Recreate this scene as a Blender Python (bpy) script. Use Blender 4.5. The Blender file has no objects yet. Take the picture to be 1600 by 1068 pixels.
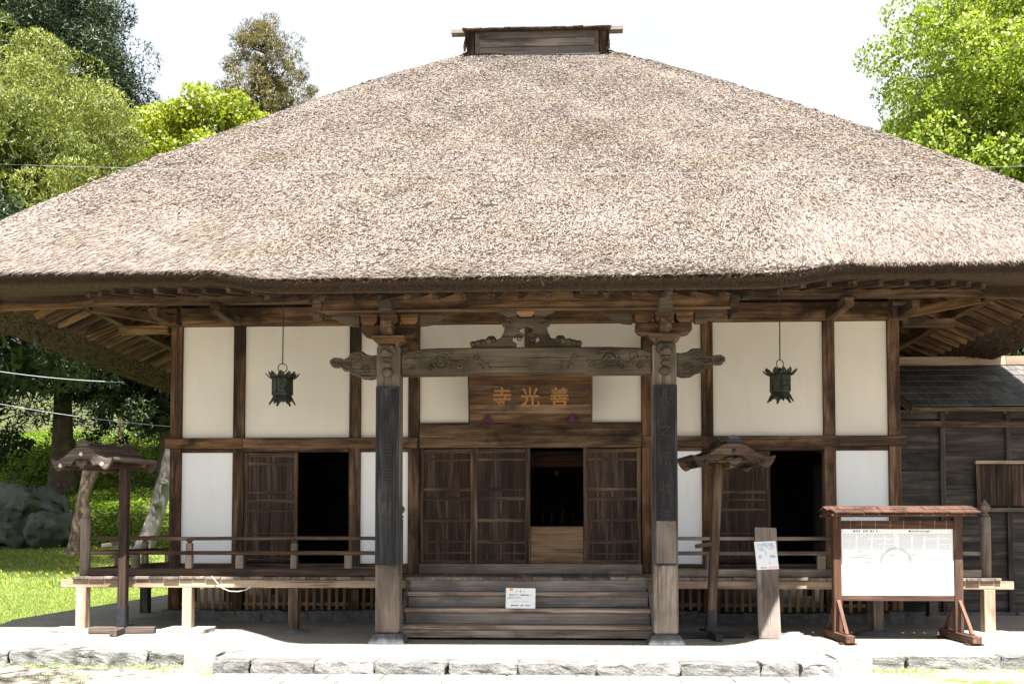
import bpy, bmesh, math, random
import numpy as np
from mathutils import Vector, Matrix, noise as mnoise
R = math.radians
random.seed(7); rng = np.random.default_rng(7)
sc = bpy.context.scene
col = sc.collection

# ------------------------------------------------------------------ camera, sky, sun, exposure
cd = bpy.data.cameras.new('camera'); cam = bpy.data.objects.new('camera', cd); col.objects.link(cam)
cam.location = (.448, -17, 1.58); cam.rotation_euler = (R(92.5), 0, R(2.56))
cd.sensor_width = 36; cd.lens = 1587/1600*36; cd.shift_y = .1417; cd.clip_start = .1; cd.clip_end = 600
sc.camera = cam
SUN_EL = 63; SUN_AZ = 5.7
world = bpy.data.worlds.new('World'); sc.world = world; world.use_nodes = True
wn = world.node_tree; wn.nodes.clear()
sky = wn.nodes.new('ShaderNodeTexSky'); sky.sky_type = 'NISHITA'; sky.sun_disc = False
sky.sun_elevation = R(SUN_EL); sky.sun_rotation = R(180-SUN_AZ); sky.air_density = 1.0; sky.dust_density = 2.5; sky.ozone_density = 1
tcw = wn.nodes.new('ShaderNodeTexCoord'); mpw = wn.nodes.new('ShaderNodeMapping'); mpw.inputs['Scale'].default_value = (1, 1, 2.2)
nzw = wn.nodes.new('ShaderNodeTexNoise'); nzw.inputs['Scale'].default_value = 1.6; nzw.inputs['Detail'].default_value = 6
rpw = wn.nodes.new('ShaderNodeValToRGB'); rpw.color_ramp.elements[0].position = .30; rpw.color_ramp.elements[1].position = .62
rpw.color_ramp.elements[0].color = (.62, .62, .62, 1)
mxw = wn.nodes.new('ShaderNodeMix'); mxw.data_type = 'RGBA'
mxw.inputs['B'].default_value = (1.98, 2.08, 2.18, 1)
bgw = wn.nodes.new('ShaderNodeBackground'); bgw.inputs['Strength'].default_value = .1
wo = wn.nodes.new('ShaderNodeOutputWorld')
L = wn.links.new
L(tcw.outputs['Generated'], mpw.inputs['Vector']); L(mpw.outputs['Vector'], nzw.inputs['Vector']); L(nzw.outputs['Fac'], rpw.inputs['Fac'])
L(rpw.outputs['Color'], mxw.inputs['Factor']); L(sky.outputs['Color'], mxw.inputs['A']); L(mxw.outputs['Result'], bgw.inputs['Color'])
L(bgw.outputs['Background'], wo.inputs['Surface'])
sd = bpy.data.lights.new('sun', 'SUN'); sd.energy = 4.2; sd.angle = R(.53); sd.color = (1, .972, .935)
sun = bpy.data.objects.new('sun', sd); col.objects.link(sun); sun.rotation_euler = (R(90-SUN_EL), 0, R(SUN_AZ)); sun.location = (3, -20, 30)
vs = sc.view_settings; vs.view_transform = 'Standard'; vs.look = 'None'; vs.gamma = 1; vs.use_curve_mapping = False; vs.exposure = 2.42
sc.cycles.max_bounces = 8; sc.cycles.diffuse_bounces = 5; sc.cycles.transparent_max_bounces = 8
try: sc.cycles.use_denoising = True
except Exception: pass

# ------------------------------------------------------------------ materials
def newmat(name):
    m = bpy.data.materials.new(name); m.use_nodes = True; nt = m.node_tree
    b = nt.nodes['Principled BSDF']; b.inputs['Specular IOR Level'].default_value = .25
    return m, nt, b
def N(nt, typ, **kw):
    n = nt.nodes.new('ShaderNode'+typ)
    for k, v in kw.items():
        if k in ('data_type', 'operation', 'blend_type', 'feature', 'attribute_name', 'wave_type', 'bands_direction', 'noise_dimensions'): setattr(n, k, v)
        else: n.inputs[k.replace('_', ' ')].default_value = v
    return n
def ramp(nt, fac, stops):
    r = nt.nodes.new('ShaderNodeValToRGB'); e = r.color_ramp.elements
    while len(e) < len(stops): e.new(.5)
    for i, (p, c) in enumerate(stops):
        e[i].position = p; e[i].color = (*c, 1) if len(c) == 3 else c
    nt.links.new(fac, r.inputs['Fac']); return r.outputs['Color']
def coords(nt, scale=(1, 1, 1), rand=True):
    tc = nt.nodes.new('ShaderNodeTexCoord'); mp = nt.nodes.new('ShaderNodeMapping'); mp.inputs['Scale'].default_value = scale
    if rand:
        oi = nt.nodes.new('ShaderNodeObjectInfo')
        mu = N(nt, 'Math', operation='MULTIPLY'); mu.inputs[1].default_value = 37.0
        ad = N(nt, 'VectorMath', operation='ADD')
        nt.links.new(oi.outputs['Random'], mu.inputs[0]); nt.links.new(tc.outputs['Object'], ad.inputs[0]); nt.links.new(mu.outputs[0], ad.inputs[1])
        nt.links.new(ad.outputs[0], mp.inputs['Vector'])
    else: nt.links.new(tc.outputs['Object'], mp.inputs['Vector'])
    return mp.outputs['Vector']
def noise(nt, vec, scale, detail=4, dist=0, rough=.5):
    n = N(nt, 'TexNoise', Scale=scale, Detail=detail, Distortion=dist, Roughness=rough); nt.links.new(vec, n.inputs['Vector']); return n.outputs['Fac']
def mix(nt, f, a, b, mode='MIX'):
    m = N(nt, 'Mix', data_type='RGBA', blend_type=mode)
    for s, v in (('Factor', f), ('A', a), ('B', b)):
        if isinstance(v, (int, float)): m.inputs[s].default_value = v
        elif isinstance(v, tuple): m.inputs[s].default_value = (*v, 1)
        else: nt.links.new(v, m.inputs[s])
    return m.outputs['Result']
def bump(nt, b, h, strength=.3, dist=.01):
    bp = nt.nodes.new('ShaderNodeBump'); bp.inputs['Strength'].default_value = strength; bp.inputs['Distance'].default_value = dist
    nt.links.new(h, bp.inputs['Height']); nt.links.new(bp.outputs['Normal'], b.inputs['Normal'])
def vary(nt, c, lo, hi):
    oi = nt.nodes.new('ShaderNodeObjectInfo'); mr = N(nt, 'MapRange'); mr.inputs['To Min'].default_value = lo; mr.inputs['To Max'].default_value = hi
    wn_ = N(nt, 'TexWhiteNoise', noise_dimensions='1D'); nt.links.new(oi.outputs['Random'], wn_.inputs['W']); nt.links.new(wn_.outputs['Value'], mr.inputs['Value'])
    h = N(nt, 'HueSaturation'); nt.links.new(mr.outputs[0], h.inputs['Value']); nt.links.new(c, h.inputs['Color'])
    m2 = N(nt, 'MapRange'); m2.inputs['To Min'].default_value = .92; m2.inputs['To Max'].default_value = 1.12; nt.links.new(oi.outputs['Random'], m2.inputs['Value']); nt.links.new(m2.outputs[0], h.inputs['Saturation'])
    return h.outputs['Color']
_W = {}
WOODS = {  # dark grain, mid, light, stain colour, stain amount position
    'brown': ((.026, .014, .008), (.105, .059, .032), (.215, .135, .080), (.014, .009, .007), .53),
    'beam': ((.034, .018, .009), (.135, .076, .039), (.245, .152, .083), (.014, .009, .006), .55),
    'grey': ((.045, .034, .028), (.125, .098, .080), (.25, .208, .176), (.028, .023, .020), .54),
    'column': ((.030, .022, .018), (.130, .100, .079), (.29, .235, .192), (.030, .025, .023), .52),
    'step': ((.048, .042, .040), (.135, .116, .106), (.25, .215, .193), (.034, .032, .034), .56),
    'tread': ((.11, .075, .055), (.30, .225, .178), (.48, .39, .32), (.07, .05, .04), .60),
    'door': ((.013, .008, .0055), (.038, .022, .016), (.095, .063, .048), (.011, .007, .006), .62),
    'frame': ((.022, .013, .009), (.070, .043, .029), (.160, .113, .080), (.016, .010, .008), .62),
    'carved': ((.016, .012, .008), (.054, .042, .029), (.150, .118, .086), (.022, .017, .012), .55),
    'black': ((.012, .012, .014), (.034, .034, .038), (.088, .086, .088), (.015, .014, .015), .55),
    'annex': ((.022, .018, .017), (.050, .042, .038), (.105, .092, .084), (.015, .013, .012), .58),
    'aroof': ((.055, .051, .048), (.090, .083, .077), (.135, .126, .117), (.045, .042, .039), .66),
    'raw': ((.16, .088, .042), (.27, .168, .090), (.37, .25, .145), (.14, .075, .036), .72),
    'pale': ((.12, .080, .052), (.26, .190, .135), (.42, .335, .26), (.070, .045, .028), .60),
    'red': ((.036, .018, .012), (.080, .040, .026), (.145, .082, .058), (.026, .012, .009), .62),
    'redgrey': ((.04, .029, .024), (.080, .060, .050), (.15, .118, .100), (.045, .026, .02), .66),
    'plaque': ((.036, .019, .010), (.095, .055, .029), (.22, .14, .082), (.024, .014, .008), .60),
    'slat': ((.09, .055, .030), (.19, .122, .073), (.29, .205, .13), (.06, .035, .02), .66),
}
def wood(kind, ax='x', end=False):
    k = (kind, ax)
    if k in _W: return _W[k]
    d, mi, li, st, sp = WOODS[kind]
    m, nt, b = newmat(f'wood_{kind}_{ax}')
    lo, hi = 1.1, 26.
    s = {'x': (lo, hi, hi), 'y': (hi, lo, hi), 'z': (hi, hi, lo)}[ax]
    s2 = {'x': (.5, 5, 5), 'y': (5, .5, 5), 'z': (5, 5, .5)}[ax]
    v = coords(nt, s); v2 = coords(nt, s2); v3 = coords(nt)
    g = noise(nt, v, 1.0, 8, .5, .62); g2 = noise(nt, v2, 1.3, 4, 1.2)
    mm = N(nt, 'Math', operation='ADD'); m5 = N(nt, 'Math', operation='MULTIPLY'); m5.inputs[1].default_value = .5
    nt.links.new(g, mm.inputs[0]); nt.links.new(g2, mm.inputs[1]); nt.links.new(mm.outputs[0], m5.inputs[0])
    c = ramp(nt, m5.outputs[0], [(.36, d), (.5, mi), (.64, li)])
    sn = noise(nt, coords(nt, {'x': (.6, 1.6, 1.6), 'y': (1.6, .6, 1.6), 'z': (1.6, 1.6, .6)}[ax]), 1.5, 7, .4, .65)
    sf = ramp(nt, sn, [(sp-.10, (0, 0, 0)), (sp+.08, (.85, .85, .85))])
    c = mix(nt, sf, c, st)
    wf = ramp(nt, noise(nt, v3, .9, 3), [(.35, (0, 0, 0)), (.7, (.55, .55, .55))])   # paler weathered areas
    c = mix(nt, wf, c, tuple(min(1, x*1.15) for x in li), 'MIX') if kind in ('grey', 'column', 'step', 'pale', 'carved') else c
    # drying cracks
    cr = noise(nt, coords(nt, tuple({'x': (.8, 60, 60), 'y': (60, .8, 60), 'z': (60, 60, .8)}[ax])), 1, 2, .2)
    cf = ramp(nt, cr, [(.30, (.75, .75, .75)), (.37, (0, 0, 0))])
    c = mix(nt, cf, c, tuple(x*.35 for x in d))
    c = vary(nt, c, .72, 1.28)
    nt.links.new(c, b.inputs['Base Color']); b.inputs['Roughness'].default_value = .82
    bump(nt, b, m5.outputs[0], .55, .006)
    _W[k] = m; return m
def plain(name, c, rough=.6, metal=0, var=.12, vscale=6, bmp=0, bscale=60, spec=.25):
    m, nt, b = newmat(name)
    v = coords(nt); n = noise(nt, v, vscale, 5)
    cc = ramp(nt, n, [(.3, tuple(x*(1-var) for x in c)), (.7, tuple(min(1, x*(1+var)) for x in c))])
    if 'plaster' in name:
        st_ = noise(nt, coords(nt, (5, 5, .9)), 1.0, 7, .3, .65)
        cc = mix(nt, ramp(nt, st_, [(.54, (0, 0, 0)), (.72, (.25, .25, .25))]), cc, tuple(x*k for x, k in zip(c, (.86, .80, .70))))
    nt.links.new(cc, b.inputs['Base Color']); b.inputs['Roughness'].default_value = rough; b.inputs['Metallic'].default_value = metal
    b.inputs['Specular IOR Level'].default_value = spec
    if bmp: bump(nt, b, noise(nt, v, bscale, 5), bmp, .01)
    return m
M = {}
M['plaster'] = plain('plaster', (.70, .655, .575), .9, 0, .06, .8, .12, 30)  # upper walls: under-eave shade is put into this darker cream colour
M['plaster2'] = plain('lower_plaster', (.80, .81, .82), .9, 0, .02, 1.2, .1, 30)
M['bronze'] = plain('aged_bronze', (.045, .050, .040), .55, .5, .5, 18, .4, 50)
M['iron'] = plain('black_iron', (.025, .026, .030), .5, .3, .3, 12, .2, 40)
M['black'] = plain('dark_void', (.012, .010, .009), .9)
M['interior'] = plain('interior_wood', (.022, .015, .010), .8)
M['gold'] = plain('gilding', (.30, .15, .045), .5, .1, .22, 20, .3, 40)
M['goldmetal'] = plain('altar_gold', (.30, .18, .05), .4, .7, .2, 20)
M['purple'] = plain('purple_cloth', (.085, .028, .06), .95, 0, .2, 14)
M['white'] = plain('white_board', (.86, .87, .88), .5, 0, .015, 3)
M['ink'] = plain('ink', (.03, .03, .035), .8)
M['greyink'] = plain('grey_ink', (.50, .53, .58), .8)
M['faintink'] = plain('faint_ink', (.62, .64, .66), .8)
M['orange'] = plain('orange_tape', (.75, .32, .12), .6)
M['rope'] = plain('pale_cord', (.72, .66, .60), .8)
M['cable'] = plain('pale_cable', (.28, .30, .33), .5)
M['darkcord'] = plain('dark_cord', (.045, .035, .028), .8)
M['boss'] = plain('pale_metal_boss', (.62, .50, .44), .5, .2, .15, 20)
M['carvedmark'] = plain('reddish_carving', (.038, .032, .030), .85, 0, .3, 30)
M['greenbox'] = plain('dark_green_box', (.03, .045, .04), .6)
def stone(name, a, b_, scale=5, bs=.6, moss=None):
    m, nt, b = newmat(name); v = coords(nt)
    n1 = noise(nt, v, scale, 8, .3, .65); n2 = noise(nt, v, scale*9, 4, 0, .7)
    c = ramp(nt, n1, [(.3, a), (.7, b_)])
    c = mix(nt, ramp(nt, n2, [(.35, (.5, .5, .5)), (.5, (0, 0, 0))]), c, tuple(x*.55 for x in a))
    if moss:
        c = mix(nt, ramp(nt, noise(nt, v, scale*.7, 6), [(.52, (0, 0, 0)), (.66, (.8, .8, .8))]), c, moss)
    if name in ('rough_andesite', 'paving'): c = vary(nt, c, .75, 1.2)
    nt.links.new(c, b.inputs['Base Color']); b.inputs['Roughness'].default_value = .9
    mm = N(nt, 'Math', operation='ADD'); nt.links.new(n1, mm.inputs[0]); nt.links.new(n2, mm.inputs[1])
    bump(nt, b, mm.outputs[0], bs, .03); return m
M['curb'] = stone('rough_andesite', (.13, .128, .122), (.29, .28, .265), 4, .9)
M['curbpale'] = stone('smooth_pale_stone', (.25, .23, .205), (.33, .305, .275), 4, .25)
M['rock'] = stone('mossy_boulder', (.055, .058, .050), (.14, .14, .125), 1.3, .9, (.06, .075, .035))
M['dark_stone'] = stone('dark_footing_stone', (.06, .06, .062), (.15, .15, .152), 6, .5)
M['column_stone'] = stone('column_base_stone', (.06, .063, .068), (.125, .127, .132), 8, .5)  # darkened so the column foot looks shaded by the porch eave
M['platform'] = stone('tamped_platform', (.175, .158, .130), (.25, .230, .196), 1.6, .12)
M['paver'] = stone('paving', (.24, .225, .21), (.40, .38, .355), 3, .6)
M['bark'] = stone('bark', (.060, .042, .030), (.17, .125, .09), 3, 1)
M['greybark'] = stone('grey_bark', (.11, .10, .09), (.26, .24, .22), 4, .9)

def thatch_mat(name, stops, pit=.5, rough=.95):
    m, nt, b = newmat(name)
    at = N(nt, 'Attribute', attribute_name='tone')
    v = coords(nt, rand=False)
    nz = noise(nt, v, .55, 5, .4, .6)
    ad = N(nt, 'Math', operation='MULTIPLY_ADD'); ad.inputs[1].default_value = .55; ad.inputs[2].default_value = -.275
    nt.links.new(nz, ad.inputs[0])
    a2 = N(nt, 'Math', operation='ADD'); nt.links.new(at.outputs['Fac'], a2.inputs[0]); nt.links.new(ad.outputs[0], a2.inputs[1])
    c = ramp(nt, a2.outputs[0], stops)
    if name == 'thatch_straw':
        c = mix(nt, ramp(nt, noise(nt, coords(nt, (.5, 1.2, 1.2), rand=False), 1.1, 7, .6, .65), [(.5, (0, 0, 0)), (.68, (.45, .45, .45))]), c, (.135, .108, .062), 'MIX')
        c = mix(nt, ramp(nt, noise(nt, coords(nt, (1, 2.2, 2.2), rand=False), 2.7, 5, .3, .7), [(.58, (0, 0, 0)), (.70, (.5, .5, .5))]), c, (.075, .062, .052), 'MIX')
    nt.links.new(c, b.inputs['Base Color']); b.inputs['Roughness'].default_value = rough; b.inputs['Specular IOR Level'].default_value = .15
    return m
M['straw'] = thatch_mat('thatch_straw', [(0, (.028, .021, .017)), (.2, (.110, .088, .072)), (.5, (.190, .156, .131)), (.8, (.250, .213, .186)), (1, (.320, .285, .260))])
m, nt, b = newmat('thatch_base')
v = coords(nt, rand=False); n = noise(nt, v, 16, 8, .3, .7)
nt.links.new(ramp(nt, n, [(.3, (.012, .009, .007)), (.7, (.060, .046, .036))]), b.inputs['Base Color']); b.inputs['Roughness'].default_value = 1  # dark base colour stands in for shade inside gaps in the straw
bump(nt, b, n, 1, .05); M['thatch'] = m
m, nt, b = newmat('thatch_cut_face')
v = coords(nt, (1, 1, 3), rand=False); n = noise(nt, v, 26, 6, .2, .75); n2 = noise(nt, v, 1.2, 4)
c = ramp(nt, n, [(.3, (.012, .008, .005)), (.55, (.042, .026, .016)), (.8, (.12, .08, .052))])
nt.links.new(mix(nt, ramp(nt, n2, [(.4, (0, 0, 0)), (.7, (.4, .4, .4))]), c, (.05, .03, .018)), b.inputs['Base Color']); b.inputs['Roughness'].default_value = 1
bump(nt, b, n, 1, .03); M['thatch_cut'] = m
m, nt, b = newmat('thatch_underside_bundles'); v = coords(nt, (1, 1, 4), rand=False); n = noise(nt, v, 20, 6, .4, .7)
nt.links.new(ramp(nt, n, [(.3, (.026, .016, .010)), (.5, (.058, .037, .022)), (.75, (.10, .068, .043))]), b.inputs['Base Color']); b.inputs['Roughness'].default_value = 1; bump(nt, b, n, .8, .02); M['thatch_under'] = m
M['cutstraw'] = thatch_mat('cut_straw_ends', [(0, (.014, .009, .006)), (.5, (.050, .031, .020)), (1, (.15, .105, .07))])

def leafmat(name, a, b_, c_, trans=.35, sc_=.5):
    m = bpy.data.materials.new(name); m.use_nodes = True; nt = m.node_tree; nt.nodes.clear()
    at = N(nt, 'Attribute', attribute_name='tone')
    v = coords(nt, rand=False); nz = noise(nt, v, sc_, 4)
    ad = N(nt, 'Math', operation='MULTIPLY_ADD'); ad.inputs[1].default_value = .6; ad.inputs[2].default_value = -.3
    nt.links.new(nz, ad.inputs[0]); a2 = N(nt, 'Math', operation='ADD'); nt.links.new(at.outputs['Fac'], a2.inputs[0]); nt.links.new(ad.outputs[0], a2.inputs[1])
    c = ramp(nt, a2.outputs[0], [(.05, a), (.5, b_), (.95, c_)])
    d = N(nt, 'BsdfDiffuse'); t = N(nt, 'BsdfTranslucent'); g = N(nt, 'BsdfGlossy', Roughness=.5); g.inputs['Color'].default_value = (1, 1, 1, 1)
    nt.links.new(c, d.inputs['Color'])
    tcx = mix(nt, 1.0, c, (1.0, 1.0, .45), 'MULTIPLY'); nt.links.new(tcx, t.inputs['Color'])
    ms = nt.nodes.new('ShaderNodeMixShader'); ms.inputs[0].default_value = trans
    nt.links.new(d.outputs[0], ms.inputs[1]); nt.links.new(t.outputs[0], ms.inputs[2])
    m2 = nt.nodes.new('ShaderNodeMixShader'); m2.inputs[0].default_value = .025
    nt.links.new(ms.outputs[0], m2.inputs[1]); nt.links.new(g.outputs[0], m2.inputs[2])
    o = nt.nodes.new('ShaderNodeOutputMaterial'); nt.links.new(m2.outputs[0], o.inputs['Surface']); return m
M['cedar'] = leafmat('cedar_foliage', (.04, .062, .010), (.17, .20, .034), (.33, .345, .085), .35)
M['darkcedar'] = leafmat('dark_cedar_foliage', (.007, .017, .006), (.020, .040, .012), (.055, .080, .022), .2)
M['browncon'] = leafmat('brown_conifer_foliage', (.045, .042, .014), (.125, .108, .038), (.22, .175, .065), .3)
M['maple'] = leafmat('maple_foliage', (.13, .18, .012), (.24, .29, .020), (.36, .39, .04), .5)
M['zelkova'] = leafmat('bright_leaf_foliage', (.10, .16, .016), (.24, .31, .035), (.42, .47, .10), .5)
M['under'] = leafmat('undergrowth_leaves', (.035, .08, .010), (.14, .24, .025), (.32, .41, .07), .45, .3)
M['grass'] = leafmat('grass_blades', (.08, .135, .015), (.23, .30, .045), (.42, .46, .13), .45, .4)
M['yellow'] = plain('dandelion_yellow', (.75, .52, .02), .8)
# ground: one sheet, grass and bare earth told apart by noise and place
m, nt, b = newmat('ground_earth')
v = coords(nt, rand=False)
geo = nt.nodes.new('ShaderNodeNewGeometry'); sp = nt.nodes.new('ShaderNodeSeparateXYZ'); nt.links.new(geo.outputs['Position'], sp.inputs[0])
n1 = noise(nt, v, .7, 6); n2 = noise(nt, v, 9, 6, 0, .7); n3 = noise(nt, v, 40, 4)
dirt = ramp(nt, n2, [(.3, (.17, .148, .122)), (.7, (.32, .285, .24))])
grassc = ramp(nt, n2, [(.3, (.055, .085, .014)), (.7, (.15, .19, .035))])
front = N(nt, 'MapRange'); front.inputs['From Min'].default_value = -4.2; front.inputs['From Max'].default_value = -3.0; front.inputs['To Min'].default_value = 0; front.inputs['To Max'].default_value = 1
nt.links.new(sp.outputs['Y'], front.inputs['Value'])
gm = N(nt, 'Math', operation='MULTIPLY_ADD'); gm.inputs[1].default_value = .9; nt.links.new(front.outputs[0], gm.inputs[0]); nt.links.new(n1, gm.inputs[2])
gf = ramp(nt, gm.outputs[0], [(.55, (0, 0, 0)), (.68, (1, 1, 1))])
c = mix(nt, gf, dirt, grassc)
hf = N(nt, 'MapRange'); hf.inputs['From Min'].default_value = 2.; hf.inputs['From Max'].default_value = 5.; nt.links.new(sp.outputs['Z'], hf.inputs['Value'])
brown = ramp(nt, n2, [(.3, (.02, .032, .008)), (.7, (.075, .066, .030))])
hm = N(nt, 'Math', operation='MULTIPLY'); nt.links.new(hf.outputs[0], hm.inputs[0]); nt.links.new(ramp(nt, n1, [(.4, (.75, .75, .75)), (.6, (1, 1, 1))]), hm.inputs[1])
c = mix(nt, hm.outputs[0], c, brown)
nt.links.new(c, b.inputs['Base Color']); b.inputs['Roughness'].default_value = .95; bump(nt, b, n3, .5, .03); M['ground'] = m

# ------------------------------------------------------------------ building helpers
POS = {}
def tag(o, label=None, cat=None, group=None, kind=None):
    if label: o['label'] = label
    if cat: o['category'] = cat
    if group: o['group'] = group
    if kind: o['kind'] = kind
    return o
def thing(name, label, cat, loc=(0, 0, 0), rotz=0, group=None, rot=None):
    o = bpy.data.objects.new(name, None); col.objects.link(o); o.location = loc
    o.rotation_euler = rot if rot else (0, 0, rotz); o.empty_display_size = .3
    POS[o] = Vector((0, 0, 0)); return tag(o, label, cat, group)
def put(name, me, pos, parent, rot=(0, 0, 0), kind=None, label=None):
    o = bpy.data.objects.new(name, me); col.objects.link(o)
    p = Vector(pos); POS[o] = p
    if parent: o.parent = parent; o.location = p-POS[parent]
    else: o.location = p
    o.rotation_euler = rot
    if kind: o['kind'] = kind
    if label: o['label'] = label
    return o
_B = {}
def boxmesh(s, mat, bev):
    k = (round(s[0], 3), round(s[1], 3), round(s[2], 3), mat.name, bev)
    if k in _B: return _B[k]
    bm = bmesh.new(); bmesh.ops.create_cube(bm, size=1)
    for v in bm.verts: v.co = Vector((v.co.x*s[0], v.co.y*s[1], v.co.z*s[2]))
    if bev: bmesh.ops.bevel(bm, geom=bm.edges[:], offset=min(bev, min(s)*.3), segments=1, affect='EDGES')
    me = bpy.data.meshes.new('box'); bm.to_mesh(me); bm.free(); me.materials.append(mat); _B[k] = me; return me
def longest(s): return 'xyz'[max(range(3), key=lambda i: s[i])]
def box(name, x0, x1, y0, y1, z0, z1, mat, parent, bev=.006, rot=(0, 0, 0), jit=0, **kw):
    s = (abs(x1-x0), abs(y1-y0), abs(z1-z0))
    m = wood(mat, longest(s)) if isinstance(mat, str) else mat
    p = ((x0+x1)/2, (y0+y1)/2, (z0+z1)/2)
    return put(name, boxmesh(s, m, bev), p, parent, rot, **kw)
def bar(name, a, b, w, h, mat, parent, bev=.004, **kw):
    """box beam from a to b, w wide (horizontal), h high"""
    a = Vector(a); b = Vector(b); d = b-a; Ln = d.length
    m = wood(mat, 'x') if isinstance(mat, str) else mat
    rz = math.atan2(d.y, d.x); ry = -math.asin(max(-1, min(1, d.z/Ln)))
    return put(name, boxmesh((Ln, w, h), m, bev), (a+b)/2, parent, (0, ry, rz), **kw)
def meshobj(name, verts, faces, mat, parent, pos=(0, 0, 0), smooth=False, **kw):
    me = bpy.data.meshes.new(name); me.from_pydata([tuple(v) for v in verts], [], faces); me.materials.append(mat)
    if smooth: me.polygons.foreach_set('use_smooth', [True]*len(me.polygons))
    me.update(); return put(name, me, pos, parent, **kw)
def bmobj(name, bm, mat, parent, pos=(0, 0, 0), smooth=False, **kw):
    me = bpy.data.meshes.new(name); bm.to_mesh(me); bm.free(); me.materials.append(mat)
    if smooth: me.polygons.foreach_set('use_smooth', [True]*len(me.polygons))
    return put(name, me, pos, parent, **kw)
def lathe(name, prof, mat, parent, pos, n=16, smooth=True, **kw):
    V = []; F = []
    for r, z in prof:
        for i in range(n): a = 2*math.pi*i/n; V.append((r*math.cos(a), r*math.sin(a), z))
    for j in range(len(prof)-1):
        for i in range(n): F.append((j*n+i, j*n+(i+1) % n, (j+1)*n+(i+1) % n, (j+1)*n+i))
    F.append(tuple(range(n))[::-1]); F.append(tuple((len(prof)-1)*n+i for i in range(n)))
    return meshobj(name, V, F, mat, parent, pos, smooth, **kw)
def prism(name, pts, y0, y1, mat, parent, pos, bev=.01, **kw):
    """outline in x,z extruded from y0 to y1"""
    bm = bmesh.new(); vs_ = [bm.verts.new((x, y0, z)) for x, z in pts]; f = bm.faces.new(vs_)
    r = bmesh.ops.extrude_face_region(bm, geom=[f])
    for v in r['geom']:
        if isinstance(v, bmesh.types.BMVert): v.co.y = y1
    bmesh.ops.recalc_face_normals(bm, faces=bm.faces[:])
    if bev:
        ed = [e for e in bm.edges if abs(e.verts[0].co.y-e.verts[1].co.y) < 1e-6]
        bmesh.ops.bevel(bm, geom=ed, offset=bev, segments=1, affect='EDGES')
    bmesh.ops.triangulate(bm, faces=[f for f in bm.faces if len(f.verts) > 4])
    m = wood(mat, 'x') if isinstance(mat, str) else mat
    return bmobj(name, bm, m, parent, pos, **kw)
def tube(name, pts, r, mat, parent, pos=(0, 0, 0), n=6, radii=None, smooth=True, **kw):
    P = [Vector(p) for p in pts]; V = []; F = []
    for i, p in enumerate(P):
        t = (P[min(i+1, len(P)-1)]-P[max(i-1, 0)]).normalized()
        a = t.cross(Vector((0, 0, 1))); a = a if a.length > .1 else t.cross(Vector((0, 1, 0))); a.normalize(); b = t.cross(a)
        rr = radii[i] if radii else r
        for k in range(n):
            an = 2*math.pi*k/n; V.append(p+a*math.cos(an)*rr+b*math.sin(an)*rr)
    for i in range(len(P)-1):
        for k in range(n): F.append((i*n+k, i*n+(k+1) % n, (i+1)*n+(k+1) % n, (i+1)*n+k))
    F.append(tuple(range(n))); F.append(tuple((len(P)-1)*n+k for k in range(n))[::-1])
    return meshobj(name, V, F, mat, parent, pos, smooth, **kw)
def quads(name, P, D, S, tone, mat, parent=None, shape='strip', pos=(0, 0, 0), **kw):
    """numpy: one small blade per row. P base, D length vector, S half-width vector"""
    n = len(P)
    k_ = 4
    if shape == 'tri': V = np.stack([P-S, P+S, P+D], 1); k_ = 3
    elif shape == 'leaf': V = np.stack([P, P+D*.45+S, P+D, P+D*.45-S], 1)
    else: V = np.stack([P-S, P+S, P+D+S*.8, P+D-S*.8], 1)
    V = V.reshape(-1, 3).astype(np.float32)
    me = bpy.data.meshes.new(name); me.vertices.add(k_*n); me.vertices.foreach_set('co', V.ravel())
    me.loops.add(k_*n); me.loops.foreach_set('vertex_index', np.arange(k_*n, dtype=np.int32))
    me.polygons.add(n); me.polygons.foreach_set('loop_start', np.arange(0, k_*n, k_, dtype=np.int32))
    me.polygons.foreach_set('loop_total', np.full(n, k_, dtype=np.int32))
    me.update(calc_edges=True)
    at = me.attributes.new('tone', 'FLOAT', 'FACE'); at.data.foreach_set('value', np.asarray(tone, dtype=np.float32))
    me.materials.append(mat); return put(name, me, pos, parent, **kw)
def nrm(a): return a/np.maximum(np.linalg.norm(a, axis=-1, keepdims=True), 1e-9)
def rock(name, s, mat, parent, pos, rough=.12, seed=0, box_like=True, sub=3, **kw):
    """rough stone of size s, standing on pos (bottom centre)"""
    bm = bmesh.new()
    if box_like:
        bmesh.ops.create_cube(bm, size=1); bmesh.ops.bevel(bm, geom=bm.edges[:], offset=.07, segments=2, affect='EDGES', profile=.6)
        bmesh.ops.subdivide_edges(bm, edges=[e for e in bm.edges if e.calc_length() > .3], cuts=7 if sub > 2 else 3, use_grid_fill=True)
    else: bmesh.ops.create_icosphere(bm, subdivisions=4, radius=.5)
    for v in bm.verts:
        q = Vector((v.co.x*s[0], v.co.y*s[1], v.co.z*s[2])); f = mnoise.noise_vector(q*(6 if box_like else .6)+Vector((seed*7.1, seed*3.3, 0)))
        f2 = mnoise.noise_vector(q*(17 if box_like else 3.1)+Vector((0, seed*5.1, 3)))
        k = min(s)*rough
        top = box_like and v.co.z > .45
        q += (f*k+f2*k*.6)*(.25 if top else 1); q.z += s[2]/2; v.co = q
    m = bmobj(name, bm, mat, parent, pos, smooth=not box_like, **kw); return m
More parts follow.
